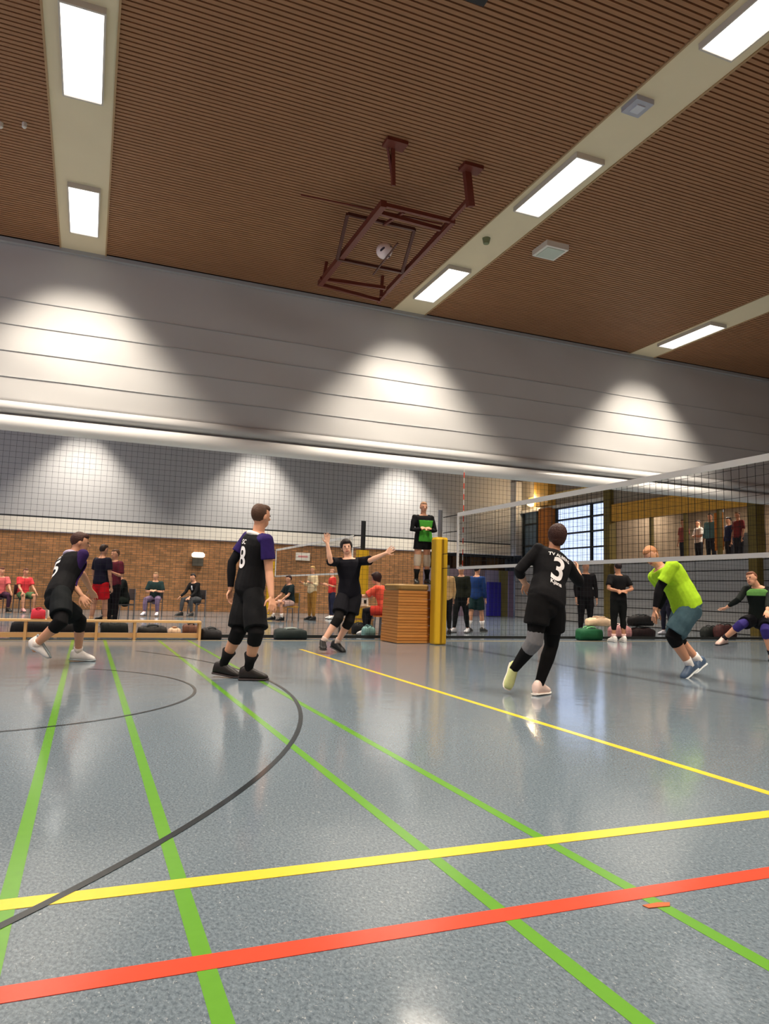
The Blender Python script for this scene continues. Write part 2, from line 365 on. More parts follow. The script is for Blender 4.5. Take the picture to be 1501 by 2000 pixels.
# small ceiling fittings
t = tag(box('ceiling_speaker', (6.85, 9.95, 6.9), (7.3, 10.4, 7.0), M_WHITE), 'white square box on the wooden ceiling right of the middle strip', 'speaker')
box('speaker_grille', (6.9, 10.0, 6.888), (7.25, 10.35, 6.9), mat('grille_grey', rgb(190, 200, 190), .6, .2), t)
t = tag(box('motion_sensor', (5.72, 6.46, 6.93), (5.98, 6.74, 6.996), mat('sensor_grey', rgb(168, 170, 182), .4, .4)), 'small grey square sensor on the middle strip between two lamps', 'sensor')
box('sensor_lens', (5.79, 6.53, 6.915), (5.91, 6.67, 6.93), mat('lens_grey', rgb(200, 204, 214), .2, .6), t)
t = tag(Acc().tube([(5.9, 10.35, 6.996), (5.9, 10.35, 6.90)], [.07, .05], 12, 'flat').make('smoke_detector', mat('det_green', rgb(120, 128, 96), .5, .3)), 'small greenish detector on the middle strip near its last lamps', 'detector')
t = thing('projector_box', 'dark grey box hanging at the top edge of the wooden ceiling', 'box', (3.06, 5.72, 7.0))
box('housing', (-.22, -.22, -.2), (.22, .16, 0), M_DARK, t); box('bracket', (-.26, -.1, -.05), (.26, .05, 0), M_STEEL, t)
box('lens_cover', (.05, -.25, -.17), (.2, -.22, -.05), mat('teal_cover', rgb(70, 96, 100), .4, .4), t)
for k, (u, v) in enumerate(((48, 240), (2, 240))):
    d = at(u, v, 1); z = H; p = Vector((0, 0, CAMZ)) + (d - Vector((0, 0, CAMZ))) * ((z - CAMZ) / (d.z - CAMZ))
    tag(Acc().tube([p + Vector((0, 0, 0)), p - Vector((0, 0, .06)), p - Vector((0, 0, .075))], [.03, .03, .015], 10, 'flat').make('sprinkler', M_WHITE),
        'small white sprinkler head left of the left strip' if k == 0 else 'small white sprinkler head cut by the left edge of the frame', 'sprinkler')

# folded basketball rig under the ceiling
rig = thing('basketball_hoop_frame', 'red brown steel basketball rig folded up flat against the wooden ceiling', 'hoop', (4.2, 10.8, 7.0))
def rbeam(name, a, b, w=.06, h=.08, m=M_RED):
    o = Vector((4.2, 10.8, 7.0)); return Acc().beam(Vector(a) - o, Vector(b) - o, w, h).make(name, m, rig)
rbeam('long_beam', (3.64, 9.4, 6.6), (3.62, 12.5, 6.6), .09, .1)
rbeam('long_beam', (4.78, 9.4, 6.6), (4.86, 12.2, 6.6), .07, .09)
rbeam('long_beam', (4.72, 8.75, 6.62), (4.92, 12.85, 6.62), .05, .07)
for a, b in (((3.6, 9.43, 6.6), (4.76, 9.43, 6.6)), ((3.6, 9.66, 6.6), (4.72, 9.72, 6.6)), ((3.55, 12.27, 6.6), (4.78, 12.14, 6.6)), ((3.66, 12.52, 6.6), (4.9, 12.72, 6.6))):
    rbeam('cross_beam', a, b, .05, .06)
for a, b in (((3.36, 10.22, 6.78), (4.5, 10.22, 6.78)), ((3.56, 11.3, 6.56), (4.76, 11.3, 6.56)), ((3.36, 10.22, 6.78), (3.56, 11.3, 6.56)), ((4.5, 10.22, 6.78), (4.76, 11.3, 6.56))):
    rbeam('board_frame', a, b, .05, .05, mat('dark_red_steel', rgb(76, 34, 26), .5, .4))
rbeam('strut', (4.62, 8.7, 7.0), (4.74, 8.78, 6.5), .1, .08); rbeam('strut', (3.44, 8.62, 7.0), (3.52, 8.75, 6.5), .05, .05)
rbeam('strut', (3.36, 8.62, 7.0), (3.5, 8.75, 6.62), .03, .03); rbeam('strut', (3.7, 12.4, 7.0), (3.66, 12.45, 6.6), .05, .05); rbeam('strut', (4.86, 12.5, 7.0), (4.86, 12.55, 6.6), .05, .05)
rbeam('hinge_plate', (4.5, 8.62, 6.97), (4.8, 8.62, 6.97), .2, .05); rbeam('hinge_plate', (3.3, 8.55, 6.97), (3.6, 8.55, 6.97), .2, .05)
rbeam('guy_rod', (2.6, 10.2, 6.9), (4.7, 9.6, 6.62), .02, .02)
rbeam('board_stay', (4.0, 9.5, 6.6), (3.98, 10.25, 6.76), .04, .04)
bc = at(750, 490, 10.75)
rbeam('ball_rod', (bc.x + .02, 10.22, bc.z - .10), (bc.x + .02, 11.3, bc.z - .185), .022, .022, mat('dark_red_steel', rgb(76, 34, 26), .5, .4))
vb = thing('volleyball', 'white volleyball with dark panels stuck in the folded basketball rig', 'ball', bc)
Acc().ball(Vector(), Vector((.135, 0, 0)), Vector((0, .135, 0)), Vector((0, 0, .135)), 24, 14).make('ball_skin', mat('ball_white', rgb(245, 228, 228), .4, .4, emit=0), vb, smooth=True)
pn = Acc()
for a, b, t in ((.5, -.5, .9), (-.5, -.7, .2), (.6, -.6, -.4)):
    d = Vector((a, b, -t)).normalized(); s_ = d.orthogonal().normalized(); w_ = d.cross(s_)
    pn.loft([(d * .128, s_, w_, .05, .02), (d * .139, s_, w_, .045, .016)], 12)
pn.make('dark_panel', mat('ball_dark', rgb(60, 48, 62), .4, .4), vb)

# ------------------------------------------------------------------ divider curtain and its net
dc = thing('divider_curtain', 'half raised pale grey divider curtain across the hall under the wooden ceiling', 'curtain', (0, CURT_Y, 0))
nx, nz = 170, 34; ZB = 4.06
vs, fs = [], []
SEAMS = (5.92, 5.46, 4.98, 4.52)
for i in range(nx + 1):
    x = X0 + .02 + (X1 - X0 - .04) * i / nx
    for j in range(nz + 1):
        z = ZB + (6.98 - ZB) * j / nz
        q = Vector((x * .7, z * 1.6, 3))
        d = noise.noise(q) * .022 + noise.noise(Vector((x * .6 + z * .9, z * .5, 9))) * .034
        vs.append((x, d, z))
for i in range(nx):
    for j in range(nz):
        a = i * (nz + 1) + j; fs.append((a, a + nz + 1, a + nz + 2, a + 1))
o = mesh('fabric', vs, fs, M_CURT, dc, smooth=True)
o.modifiers.new('t', 'SOLIDIFY').thickness = .01
for z in SEAMS:
    s = Acc(); pts = [(x, noise.noise(Vector((x * .7, z * 1.6, 3))) * .022 + noise.noise(Vector((x * .6 + z * .9, z * .5, 9))) * .034 - .006, z) for x in np.linspace(X0 + .05, X1 - .05, 90)]
    s.tube(pts, .009, 6, 'flat').make('seam', M_SEAM, dc)
def xloft(prof):   # a profile in (y,z) run along the hall
    k = len(prof); v = [(x, y, z) for x in np.linspace(X0 + .02, X1 - .02, 40) for y, z in prof]
    f = [(i * k + j, i * k + (j + 1) % k, (i + 1) * k + (j + 1) % k, (i + 1) * k + j) for i in range(39) for j in range(k)]
    f += [tuple(range(k))[::-1], tuple(39 * k + j for j in range(k))]
    return v, f
v, f = xloft([(.02, 4.08), (-.03, 4.08), (-.10, 4.03), (-.14, 3.97), (-.13, 3.91), (-.05, 3.87), (.02, 3.86)])
mesh('bottom_fold', v, f, M_CURT, dc, smooth=True)
v, f = xloft([(.12 * math.cos(a) - .04, 3.69 + .14 * math.sin(a)) for a in np.linspace(0, 2 * PI, 18, endpoint=False)])
mesh('lift_tube', v, f, M_TUBE, dc, smooth=True)
box('tube_web', (X0 + .02, 0, 3.78), (X1 - .02, .02, 3.9), M_SEAM, dc)
v, f = xloft([(.05, 7.0), (-.08, 7.0), (-.08, 6.93), (.05, 6.93)])
mesh('head_rail', v, f, M_SEAM, dc)
nt_ = Acc(); c = .0017; zt = 3.6
for x in np.arange(X0 + .1, X1, .1): nt_.box((x - c, -c, .03), (x + c, c, zt))
for z in np.arange(.1, zt, .1): nt_.box((X0 + .03, -c, z - c), (X1 - .03, c, z + c))
o = nt_.make('safety_net', M_NETG, dc); o['kind'] = 'stuff'; o['label'] = 'dark mesh net hanging from the curtain tube to the floor'
box('net_hem', (X0 + .03, -.02, .012), (X1 - .03, .02, .07), mat('hem_black', rgb(40, 42, 42), .8, .1), dc)

# ------------------------------------------------------------------ court lines (flat paint on the floor)
def fline(name, a, b, w, col, z):
    a, b = Vector((*a, 0)), Vector((*b, 0)); t = (b - a).normalized(); n = Vector((-t.y, t.x, 0)) * w / 2
    k = [a - n, a + n, b + n, b - n]
    s = Acc(); s.rings([[p + Vector((0, 0, q)) for p in k] for q in (0.0002, z)])
    return s.make(name, col, floor)
def farc(name, c, r, a0, a1, w, col, z):
    v, f = [], []; n = 90
    for i in range(n + 1):
        t = a0 + (a1 - a0) * i / n
        for q in (r - w / 2, r + w / 2): v.append((c[0] + q * math.cos(t), c[1] + q * math.sin(t), z))
    for i in range(n): f.append((2 * i, 2 * i + 1, 2 * i + 3, 2 * i + 2))
    return mesh(name, v, f, col, floor)
pg = lambda n, c: mat(n, rgb(*c), .16, .42, var=.06, scale=25)
LG, LY, LR, LB = pg('line_green', (96, 152, 52)), pg('line_yellow', (226, 198, 64)), pg('line_red', (226, 76, 54)), pg('line_black', (42, 48, 52))
LT = pg('line_tan', (196, 170, 118))
for x in (-.155, .342, 1.228, 1.732): fline('green_line', (x, .2), (x, 13.6), .05, LG, .0010)
fline('yellow_sideline', (-2.8, 2.507), (15.2, 2.507), .08, LY, .0018)
fline('yellow_attack_line', (3.25, 2.5), (3.25, 11.5), .06, LY, .0014)
fline('red_line', (X0 + 1, 1.982), (X1 - 1, 1.982), .078, LR, .0018)
fline('tan_line', (X0 + 1, 13.42), (X1 - 1, 13.42), .08, LT, .0012)
farc('black_arc', (-5.567, 7.40), 7.393, -1.1, .55, .032, LB, .0024)
farc('black_arc', (-1.017, 7.24), 2.02, -1.45, 1.0, .028, LB, .0024)
s_ = Acc(); p0 = at(1283, 1768, 2.2); p0 = at(1283, 1768, 1.0); d_ = ray(1283, 1768); p0 = Vector((0, 0, CAMZ)) + d_ * (-CAMZ / d_.z)
s_.rings([[p0 + Vector((x, y, z)) for x, y in ((-.045, -.012), (.03, -.022), (.05, 0), (.01, .012), (-.05, .01))] for z in (.0008, .003)])
tag(s_.make('tape_scrap', mat('orange_tape', rgb(178, 92, 48), .5, .3)), 'small torn scrap of orange brown tape on the floor by the red line', 'tape')

# ------------------------------------------------------------------ volleyball net, posts, referee box
NX = 6.2
def post(label, y, group):
    t = thing('net_post', label, 'net post', (NX, y, 0), 0, group)
    Acc().tube([(0, 0, 0), (0, 0, 2.55)], .04, 12, 'flat').make('steel_pole', M_STEEL, t)
    pad = Acc().loft([(Vector((0, 0, z)), Vector((1, 0, 0)), Vector((0, 1, 0)), a, a) for z, a in ((.01, .12), (.03, .13), (1.98, .13), (2.02, .115))], 20, 5).make('pad', M_YPAD, t, smooth=False)
    box('pad_seam', (-.02, -.137, .03), (.02, -.128, 1.98), mat('pad_dark', rgb(150, 112, 14), .6, .3), pad)
    box('ratchet', (.13, -.05, 1.3), (.2, .05, 1.5), M_STEEL, t)
    return t
post('yellow padded net post beside the wooden vaulting box', 12.5, 'posts of the front net')
post('yellow padded net post at the near side of the court', 1.5, 'posts of the front net')
def net(label, ya, yb, name='volleyball_net', x=NX):
    t = thing(name, label, 'net', (x, 0, 0))
    s = Acc(); c = .0017
    for y in np.arange(ya, yb + .01, .1): s.box((-c, y - c, 1.43), (c, y + c, 2.43))
    for z in np.arange(1.43, 2.44, .1): s.box((-c, ya, z - c), (c, yb, z + c))
    o = s.make('net_mesh', M_NET, t); o['kind'] = 'stuff'
    box('top_tape', (-.012, ya, 2.365), (.012, yb, 2.435), M_TAPE, t); box('bottom_tape', (-.01, ya, 1.40), (.01, yb, 1.45), M_TAPE, t)
    for y in (ya, yb): box('end_band', (-.014, y - .025, 1.41), (.014, y + .025, 2.43), M_TAPE, t)
    s = Acc()
    for z in (1.43, 1.7, 2.1, 2.4):
        s.beam((0, yb, z), (0, yb + .61, z), .012, .012); s.beam((0, ya, z), (0, ya - .61, z), .012, .012)
    s.make('tension_rope', M_NET, t)
    return t
n1 = net('white taped volleyball net rising to the right edge of the picture', 2.35, 11.75)
for y in (11.6, 2.5):
    an = Acc().tube([(0.02, y, 1.43), (0.02, y, 3.23)], .006, 8, 'flat').make('antenna', M_TAPE, n1)
    for k in range(9):
        z = 1.46 + k * .2; Acc().tube([(0.02, y, z), (0.02, y, z + .1)], .0085, 8, 'flat').make('red_band', LR, an)
# far court net
FX = 6.45
t = thing('net_post', 'yellow padded net post of the far court with a black pole above', 'net post', (FX, 17.4, 0))
Acc().tube([(0, 0, 1.9), (0, 0, 2.75)], .06, 12, 'flat').make('black_pole', M_DARK, t)
Acc().loft([(Vector((0, 0, z)), Vector((1, 0, 0)), Vector((0, 1, 0)), .15, .15) for z in (.01, 2.0)], 20, 4).make('pad', M_YPAD, t)
t = thing('net_post', 'far net post beside the brick wall', 'net post', (FX, 27.4, 0))
Acc().tube([(0, 0, 0), (0, 0, 2.55)], .05, 12, 'flat').make('steel_pole', M_STEEL, t)
Acc().loft([(Vector((0, 0, z)), Vector((1, 0, 0)), Vector((0, 1, 0)), .13, .13) for z in (.01, 2.0)], 20, 4).make('pad', M_YPAD, t)
net('thin pale volleyball net of the far court in front of the bricks', 18.17, 26.65, x=FX)

# wooden vaulting box the referee stands on
bx = thing('vaulting_box', 'tall slatted wooden vaulting box with padded top that the referee stands on', 'vaulting box', (5.80, 13.12, 0))
def frust(name, z0, z1, a0, a1, b0, b1, m, par):
    return Acc().rings([[Vector((x * a, y * b, z)) for x, y in ((-1, -1), (1, -1), (1, 1), (-1, 1))] for z, a, b in ((z0, a0, b0), (z1, a1, b1))]).make(name, m, par)
for k in range(6):
    z0, z1 = .01 + k * .165, .168 + k * .165; f_ = lambda z: .35 - .03 * z
    sct = frust('box_section', z0, z1, f_(z0), f_(z1), .42 - .05 * z0, .42 - .05 * z1, M_BOXW, bx)
    for q in (0.33, 0.66):
        z = z0 + (z1 - z0) * q; box('groove', (-f_(z) - .003, -.425 + .05 * z, z - .006), (f_(z) + .003, .425 - .05 * z, z + .006), mat('box_groove', rgb(150, 96, 44), .6, .2), sct)
    frust('corner_post', z0, z1, .02, .02, .02, .02, mat('box_corner', rgb(110, 58, 22), .6, .3), sct).location = (f_(z0) - .012, -.41 + .05 * z0, 0)
pt = Acc().loft([(Vector((0, 0, z)), Vector((1, 0, 0)), Vector((0, 1, 0)), a, b) for z, a, b in ((1.0, .34, .37), (1.03, .36, .39), (1.09, .36, .39), (1.12, .33, .36))], 24, 5).make('padded_top', M_LEATH, bx)

# ------------------------------------------------------------------ people
def yawv(d): return Vector((math.cos(math.radians(d)), math.sin(math.radians(d)), 0))
def reach(p, uv, L):
    """the point on the view ray of pixel uv that lies L from joint p (uv[2]: +1 the farther one, -1 the nearer one)"""
    o = Vector((0, 0, CAMZ)); d = ray(uv[0], uv[1]); s = uv[2] if len(uv) > 2 else 1
    m = o + d * (p - o).dot(d); h = (p - m).length
    if h >= L: return p + (m - p).normalized() * L
    return m + d * (s * math.sqrt(L * L - h * h))
def lerp(a, b, t): return a + (b - a) * t
SKIN = {'a': (206, 152, 122), 'b': (188, 134, 104), 'c': (222, 172, 146)}
def hand(acc, w, d, pn, Hh, side, curl=.5):
    s = .105 * Hh; d = d.normalized(); pn = (pn - d * pn.dot(d)).normalized(); sd = d.cross(pn).normalized() * side
    r = .0056 * Hh
    for k, ln in enumerate((.40, .45, .42, .33)):
        off = (.5 - k / 3.0) * .40 * s; b = w + d * (.12 * s) + sd * off * .55; kn = w + d * (.50 * s) + sd * off
        acc.tube([b, kn], [r * 1.25, r * 1.15], 8)
        d1 = (d + pn * curl * .6).normalized(); d2 = (d + pn * curl * 1.6).normalized()
        m = kn + d1 * ln * s * .55 + sd * off * .15; e = m + d2 * ln * s * .5
        acc.tube([kn, m, e], [r, r * .92, r * .75], 8)
    b = w + d * (.16 * s) + sd * (.16 * s); m = b + (d * .6 + sd * .75 + pn * .2).normalized() * .26 * s; e = m + (d * .9 + sd * .25 + pn * .3).normalized() * .24 * s
    acc.tube([w + d * .05 * s, b, m, e], [r * 1.3, r * 1.35, r * 1.1, r * .85], 8)
def shoe(par, base, A, d, up, Hh, m, ms, which):
    d = d.normalized(); up = (up - d * up.dot(d)).normalized(); R_ = d.cross(up); L = .158 * Hh; w = .028 * Hh; z0 = A - up * (.05 * Hh)
    a = Acc(); secs = []
    for s, h, ww in ((-.30, .042, .55), (-.27, .06, .8), (-.12, .074, .86), (.04, .072, .9), (.17, .060, .95), (.32, .046, 1.0), (.50, .036, 1.05), (.64, .026, .85), (.70, .016, .5)):
        hh = h * Hh; secs.append((z0 + d * s * L + up * (hh / 2 + .006), R_, up, ww * w, hh / 2))
    a.loft(secs, 14, 2.6)
    o = mesh('shoe', [p - base for p in a.v], a.f, m, par, smooth=True)
    a2 = Acc(); secs = []
    for s, ww in ((-.32, .5), (-.29, .85), (-.1, .92), (.1, .86), (.35, 1.05), (.55, 1.08), (.68, .85), (.73, .45)):
        secs.append((z0 + d * s * L + up * (.004 if s < .6 else .010), R_, up, ww * w * 1.04, .011))
    a2.loft(secs, 14, 3)
    mesh('sole', [p - base for p in a2.v], a2.f, ms, o, smooth=False)
    return a2.v
def build(label, J, Hh, cl, vox=.009, group=None, ground=0.0, pn=None, curl=.5):
    """J: joints pel, neck, head, shR (person's right), hipR, face, and l/r dicts sh el wr hip kn an toe"""
    fig_up = (J['neck'] - J['pel']).normalized()
    # set the soles on what carries them
    lo = min((J[s]['an'] - Vector((0, 0, 1)) * .05 * Hh * max(.35, (1 - abs(J[s]['toe'].normalized().z))) + Vector((0, 0, min(0, J[s]['toe'].normalized().z * .70 * .158 * Hh)))).z for s in 'lr')
    if ground is not None:
        dz = Vector((0, 0, ground + .008 - lo))
        for k in ('pel', 'neck', 'head'): J[k] = J[k] + dz
        for s in 'lr':
            for k in ('sh', 'el', 'wr', 'hip', 'kn', 'an'): J[s][k] = J[s][k] + dz
    base = Vector((J['pel'].x, J['pel'].y, ground if ground is not None else 0.0))
    root = thing('person', label, 'person', base, 0, group)
    pel, neck, head = J['pel'], J['neck'], J['head']; up = (neck - pel).normalized()
    shR = J['shR'] - up * J['shR'].dot(up); shR.normalize(); hpR = J['hipR'] - up * J['hipR'].dot(up); hpR.normalize()
    bend = J.get('bend', Vector())
    def spine(t):
        r = lerp(hpR, shR, max(0, min(1, t))).normalized()
        return lerp(pel, neck, t) + bend * (4 * t * (1 - t)), r, up.cross(r)
    TS = [(-.14, .060, .050), (-.06, .092, .064), (.06, .096, .066), (.25, .088, .060), (.42, .080, .056), (.60, .090, .062), (.78, .100, .065), (.90, .098, .058), (.98, .066, .044), (1.03, .036, .034)]
    def torso(acc, da=0, db=0, t0=-9, t1=9, k=1.0):
        secs = []
        for t, a, b in TS:
            if t0 <= t <= t1:
                c, r, f = spine(t); secs.append((c, r, f, a * Hh * k + da, b * Hh * k + db))
        acc.loft(secs)
    bd = cl.get('bulk', 1.0)
    ar = [q * Hh * bd for q in (.030, .028, .0225, .0235, .0145)]; lr = [q * Hh * bd for q in (.052, .047, .033, .034, .020)]
    acc = Acc(); torso(acc, k=bd)
    hu = (head - neck).normalized()
    acc.tube([neck - up * .02 * Hh, lerp(neck, head, .75)], [.036 * Hh, .032 * Hh], 10)
    fc = J['face'].normalized(); hz = (hu * .6 + Vector((0, 0, .4))); hz = (hz - fc * hz.dot(fc)).normalized(); hr = fc.cross(hz).normalized(); fc = hz.cross(hr)
    acc.ball(head + hz * .008 * Hh, hr * .043 * Hh, fc * .054 * Hh, hz * .058 * Hh, 14, 10)
    acc.ball(head + fc * .020 * Hh - hz * .030 * Hh, hr * .032 * Hh, fc * .032 * Hh, hz * .036 * Hh, 12, 8)
    acc.tube([head + fc * .050 * Hh + hz * .006 * Hh, head + fc * .062 * Hh - hz * .012 * Hh], [.005 * Hh, .009 * Hh], 8)
    for s in (-1, 1): acc.ball(head + hr * s * .044 * Hh - hz * .004 * Hh - fc * .004 * Hh, hr * .006 * Hh, fc * .011 * Hh, hz * .017 * Hh, 8, 6)
    for sd in 'lr':
        q = J[sd]; sg = -1 if sd == 'l' else 1
        acc.tube([spine(.9)[0] + spine(.9)[1] * sg * .06 * Hh, q['sh'], lerp(q['sh'], q['el'], .4), q['el'], lerp(q['el'], q['wr'], .3), q['wr']], [.034 * Hh] + ar, 12)
        acc.tube([pel + hpR * sg * .045 * Hh, q['hip'], lerp(q['hip'], q['kn'], .4), q['kn'], lerp(q['kn'], q['an'], .3), lerp(q['kn'], q['an'], .75), q['an']], [.055 * Hh] + lr[:4] + [lr[4] * 1.25, lr[4]], 12)
        acc.tube([q['an'], q['an'] + q['toe'].normalized() * .02 * Hh + (q['an'] - q['kn']).normalized() * .012 * Hh], [lr[4], .017 * Hh], 8)
        hd = (q['wr'] - q['el']).normalized() if 'hand' not in q else q['hand']
        pnv = q.get('palm', (pel - q['wr']))
        if abs(pnv.normalized().dot(hd.normalized())) > .95: pnv = pnv + Vector((.3, .2, .1))
        hand(acc, q['wr'], hd, pnv, Hh, 1 if sd == 'l' else -1, q.get('curl', curl))
    blob('body', acc, mat('skin_' + cl.get('skin', 'a'), rgb(*SKIN[cl.get('skin', 'a')]), .55, .35, var=.06, scale=14), root, base, vox, 2)
    # hair
    hc = cl.get('hair', (60, 38, 28)); ht = cl.get('hairstyle', 'short'); a = Acc()
    k = {'short': 1.0, 'thick': 1.2, 'thin': .99}[ht if ht in ('short', 'thick', 'thin') else 'short']
    a.ball(head + hz * .018 * Hh - fc * .014 * Hh, hr * .046 * Hh * k, fc * .050 * Hh * k, hz * .055 * Hh * k, 14, 10)
    a.ball(head + hz * .045 * Hh + fc * .012 * Hh, hr * .036 * Hh * k, fc * .040 * Hh * k, hz * .024 * Hh * k, 12, 8)
    if ht == 'thick': a.ball(head - hz * .012 * Hh - fc * .030 * Hh, hr * .042 * Hh, fc * .034 * Hh, hz * .045 * Hh, 12, 8)
    ho = blob('hair', a, mat('hair_%d_%d_%d' % hc, rgb(*hc), .6, .3, var=.3, scale=90, bump=.5), root, base, max(vox, .008), 1); ho['fold'] = .007
    if vox < .012:
        for s in (-1, 1):
            e = Acc().ball(head + fc * .049 * Hh + hr * s * .017 * Hh + hz * .008 * Hh, hr * .007 * Hh, fc * .006 * Hh, hz * .005 * Hh, 8, 6)
            mesh('eye', [p - base for p in e.v], e.f, mat('eye_dark', rgb(40, 30, 26), .3, .5), root, smooth=True)
        e = Acc().ball(head + fc * .050 * Hh - hz * .034 * Hh, hr * .014 * Hh, fc * .005 * Hh, hz * .0045 * Hh, 8, 6)
        mesh('mouth', [p - base for p in e.v], e.f, mat('lip', rgb(150, 78, 70), .5, .3), root, smooth=True)
    # shirt
    g = max(vox, .010); col, frac, scol = cl['shirt']
    a = Acc(); torso(a, .016, .018, cl.get('hem', -.1), 1.0, bd)
    slv = {'l': Acc(), 'r': Acc()}; scs = cl.get('sleevecol')
    for sd in 'lr':
        q = J[sd]; sg = -1 if sd == 'l' else 1; loose = .014 if frac <= 1 else .010
        a_keep = a; a = slv[sd] if scs else a
        root_p = spine(.88)[0] + spine(.88)[1] * sg * .07 * Hh
        if frac <= 1:
            e = lerp(q['sh'], q['el'], frac); a.tube([root_p, q['sh'], e], [.050 * Hh, ar[0] + loose, ar[1] + loose + .012], 12, 'flat')
        else:
            pts = [root_p, q['sh'], lerp(q['sh'], q['el'], .4), q['el'], lerp(q['el'], q['wr'], .3), lerp(q['el'], q['wr'], frac - 1)]
            a.tube(pts, [.050 * Hh, ar[0] + loose, ar[1] + loose, ar[2] + loose, ar[3] + .008, ar[4] + .009], 12, 'flat')
        a.ball(q['sh'], up * (ar[0] + loose), shR * (ar[0] + loose), up.cross(shR) * (ar[0] + loose), 10, 8); a = a_keep
    shirt = blob('shirt' if 'number' not in cl else 'jersey', a, cloth(*col), root, base, g, 3); shirt['fold'] = .006
    if scs:
        for sd in 'lr': blob('sleeve', slv[sd], cloth(*scs), shirt, base, g, 3)
    # collar or chest panel
    if cl.get('panel'):
        pc = cl['panel']; a = Acc(); secs = []
        for t, aa, bb in TS:
            if cl.get('pt', (.05, .8))[0] <= t <= cl.get('pt', (.05, .8))[1]:
                c, r, f = spine(t); sd_ = cl.get('pside', 1)
                secs.append((c + f * sd_ * (bb * Hh + .012) + r * cl.get('poff', 0) * Hh, r, f, aa * Hh * cl.get('pw', .72), .014))
        a.loft(secs, 14, 3); o = blob('shirt_panel', a, cloth(*pc), shirt, base, g, 3)
    if cl.get('collar'):
        a = Acc(); c, r, f = spine(1.0)
        ring = [c + r * math.cos(t) * .054 * Hh + f * (math.sin(t) * .052 * Hh) - up * (.018 * Hh * (1 + math.sin(t))) for t in np.linspace(0, 2 * PI, 17)]
        a.tube(ring, .014 * Hh, 8); m_ = cloth(*cl['collar']); mesh('collar', [p - base for p in a.v], a.f, m_, shirt, smooth=True)
    # arm sleeves
    for sd in cl.get('armsleeve', ''):
        q = J[sd]; a = Acc(); a.tube([lerp(q['sh'], q['el'], .35), q['el'], lerp(q['el'], q['wr'], .3), lerp(q['el'], q['wr'], .92)], [ar[1] + .007, ar[2] + .007, ar[3] + .006, ar[4] + .006], 12, 'flat')
        blob('arm_sleeve', a, cloth(*cl.get('armcol', (22, 22, 26))), root, base, g, 2)
    # shorts or trousers
    col, frac = cl['pants']; a = Acc(); torso(a, .014, .016, -.2, .12, bd); a.ball(pel - up * .055 * Hh, hpR * .075 * Hh, up.cross(hpR) * .06 * Hh, up * .05 * Hh, 12, 8)
    for sd in 'lr':
        q = J[sd]; sg = -1 if sd == 'l' else 1; ease = cl.get('ease', .024)
        if frac <= 1:
            a.tube([pel + hpR * sg * .04 * Hh, q['hip'], lerp(q['hip'], q['kn'], frac * .5), lerp(q['hip'], q['kn'], frac)], [.058 * Hh, lr[0] + .012, lr[1] + ease, lr[1] + ease], 14, 'flat')
        else:
            a.tube([pel + hpR * sg * .04 * Hh, q['hip'], lerp(q['hip'], q['kn'], .5), q['kn'], lerp(q['kn'], q['an'], .3), lerp(q['kn'], q['an'], frac - 1)], [.058 * Hh, lr[0] + .012, lr[1] + .016, lr[2] + .014, lr[3] + .010, lr[4] + .014], 14, 'flat')
    o = blob('shorts' if frac <= 1 else 'trousers', a, cloth(*col), root, base, g, 3); o['fold'] = .006
    if cl.get('tights'):
        for sd in cl.get('tsides', 'lr'):
            q = J[sd]; a = Acc(); a.tube([lerp(q['hip'], q['kn'], .3), lerp(q['hip'], q['kn'], .6), q['kn'], lerp(q['kn'], q['an'], .3), lerp(q['kn'], q['an'], .75), lerp(q['kn'], q['an'], 1.04)], [lr[0] + .004, lr[1] + .004, lr[2] + .006, lr[3] + .006, lr[4] * 1.25 + .006, lr[4] + .006], 12, 'flat')
            blob('tights', a, cloth(*cl['tights']), root, base, g, 2)
    if cl.get('pads'):
        for sd in cl.get('psides', 'lr'):
            q = J[sd]; a = Acc(); a.tube([lerp(q['kn'], q['hip'], .30), lerp(q['kn'], q['hip'], .12), q['kn'], lerp(q['kn'], q['an'], .14), lerp(q['kn'], q['an'], .30)], [lr[2] + .016, lr[2] + .020, lr[2] + .022, lr[3] + .014, lr[3] + .008], 14, 'flat')
            blob('knee_pad', a, cloth(*cl['pads']), root, base, g, 2)
    if cl.get('socks'):
        sc_, sf = cl['socks']
        for sd in 'lr':
            q = J[sd]; a = Acc(); a.tube([lerp(q['an'], q['kn'], sf), lerp(q['an'], q['kn'], sf * .5), q['an'], q['an'] - (q['kn'] - q['an']).normalized() * .015], [lr[4] * 1.3 + .006 + .02 * (sf > .4), lr[4] * 1.15 + .006, lr[4] + .008, lr[4] + .008], 12, 'flat')
            o = mesh('sock', [p - base for p in a.v], a.f, cloth(*sc_), root, smooth=True)
    sh_, so_ = cl.get('shoes', ((28, 28, 30), (60, 60, 60)))
    for sd in 'lr':
        q = J[sd]; u_ = q.get('up', Vector((0, 0, 1)))
        if abs(u_.normalized().dot(q['toe'].normalized())) > .9: u_ = (q['kn'] - q['an'])
        c_ = cl.get('shoe_' + sd, sh_)
        shoe(root, base, q['an'], q['toe'], u_, Hh, mat('shoe_%d_%d_%d' % c_, rgb(*c_), .5, .35, var=.1, scale=40), mat('sole_%d_%d_%d' % so_, rgb(*so_), .6, .3), sd)
    if cl.get('number'): NUMBERS.append((shirt, cl['number'], spine, base, Hh))
    return root
NUMBERS = []
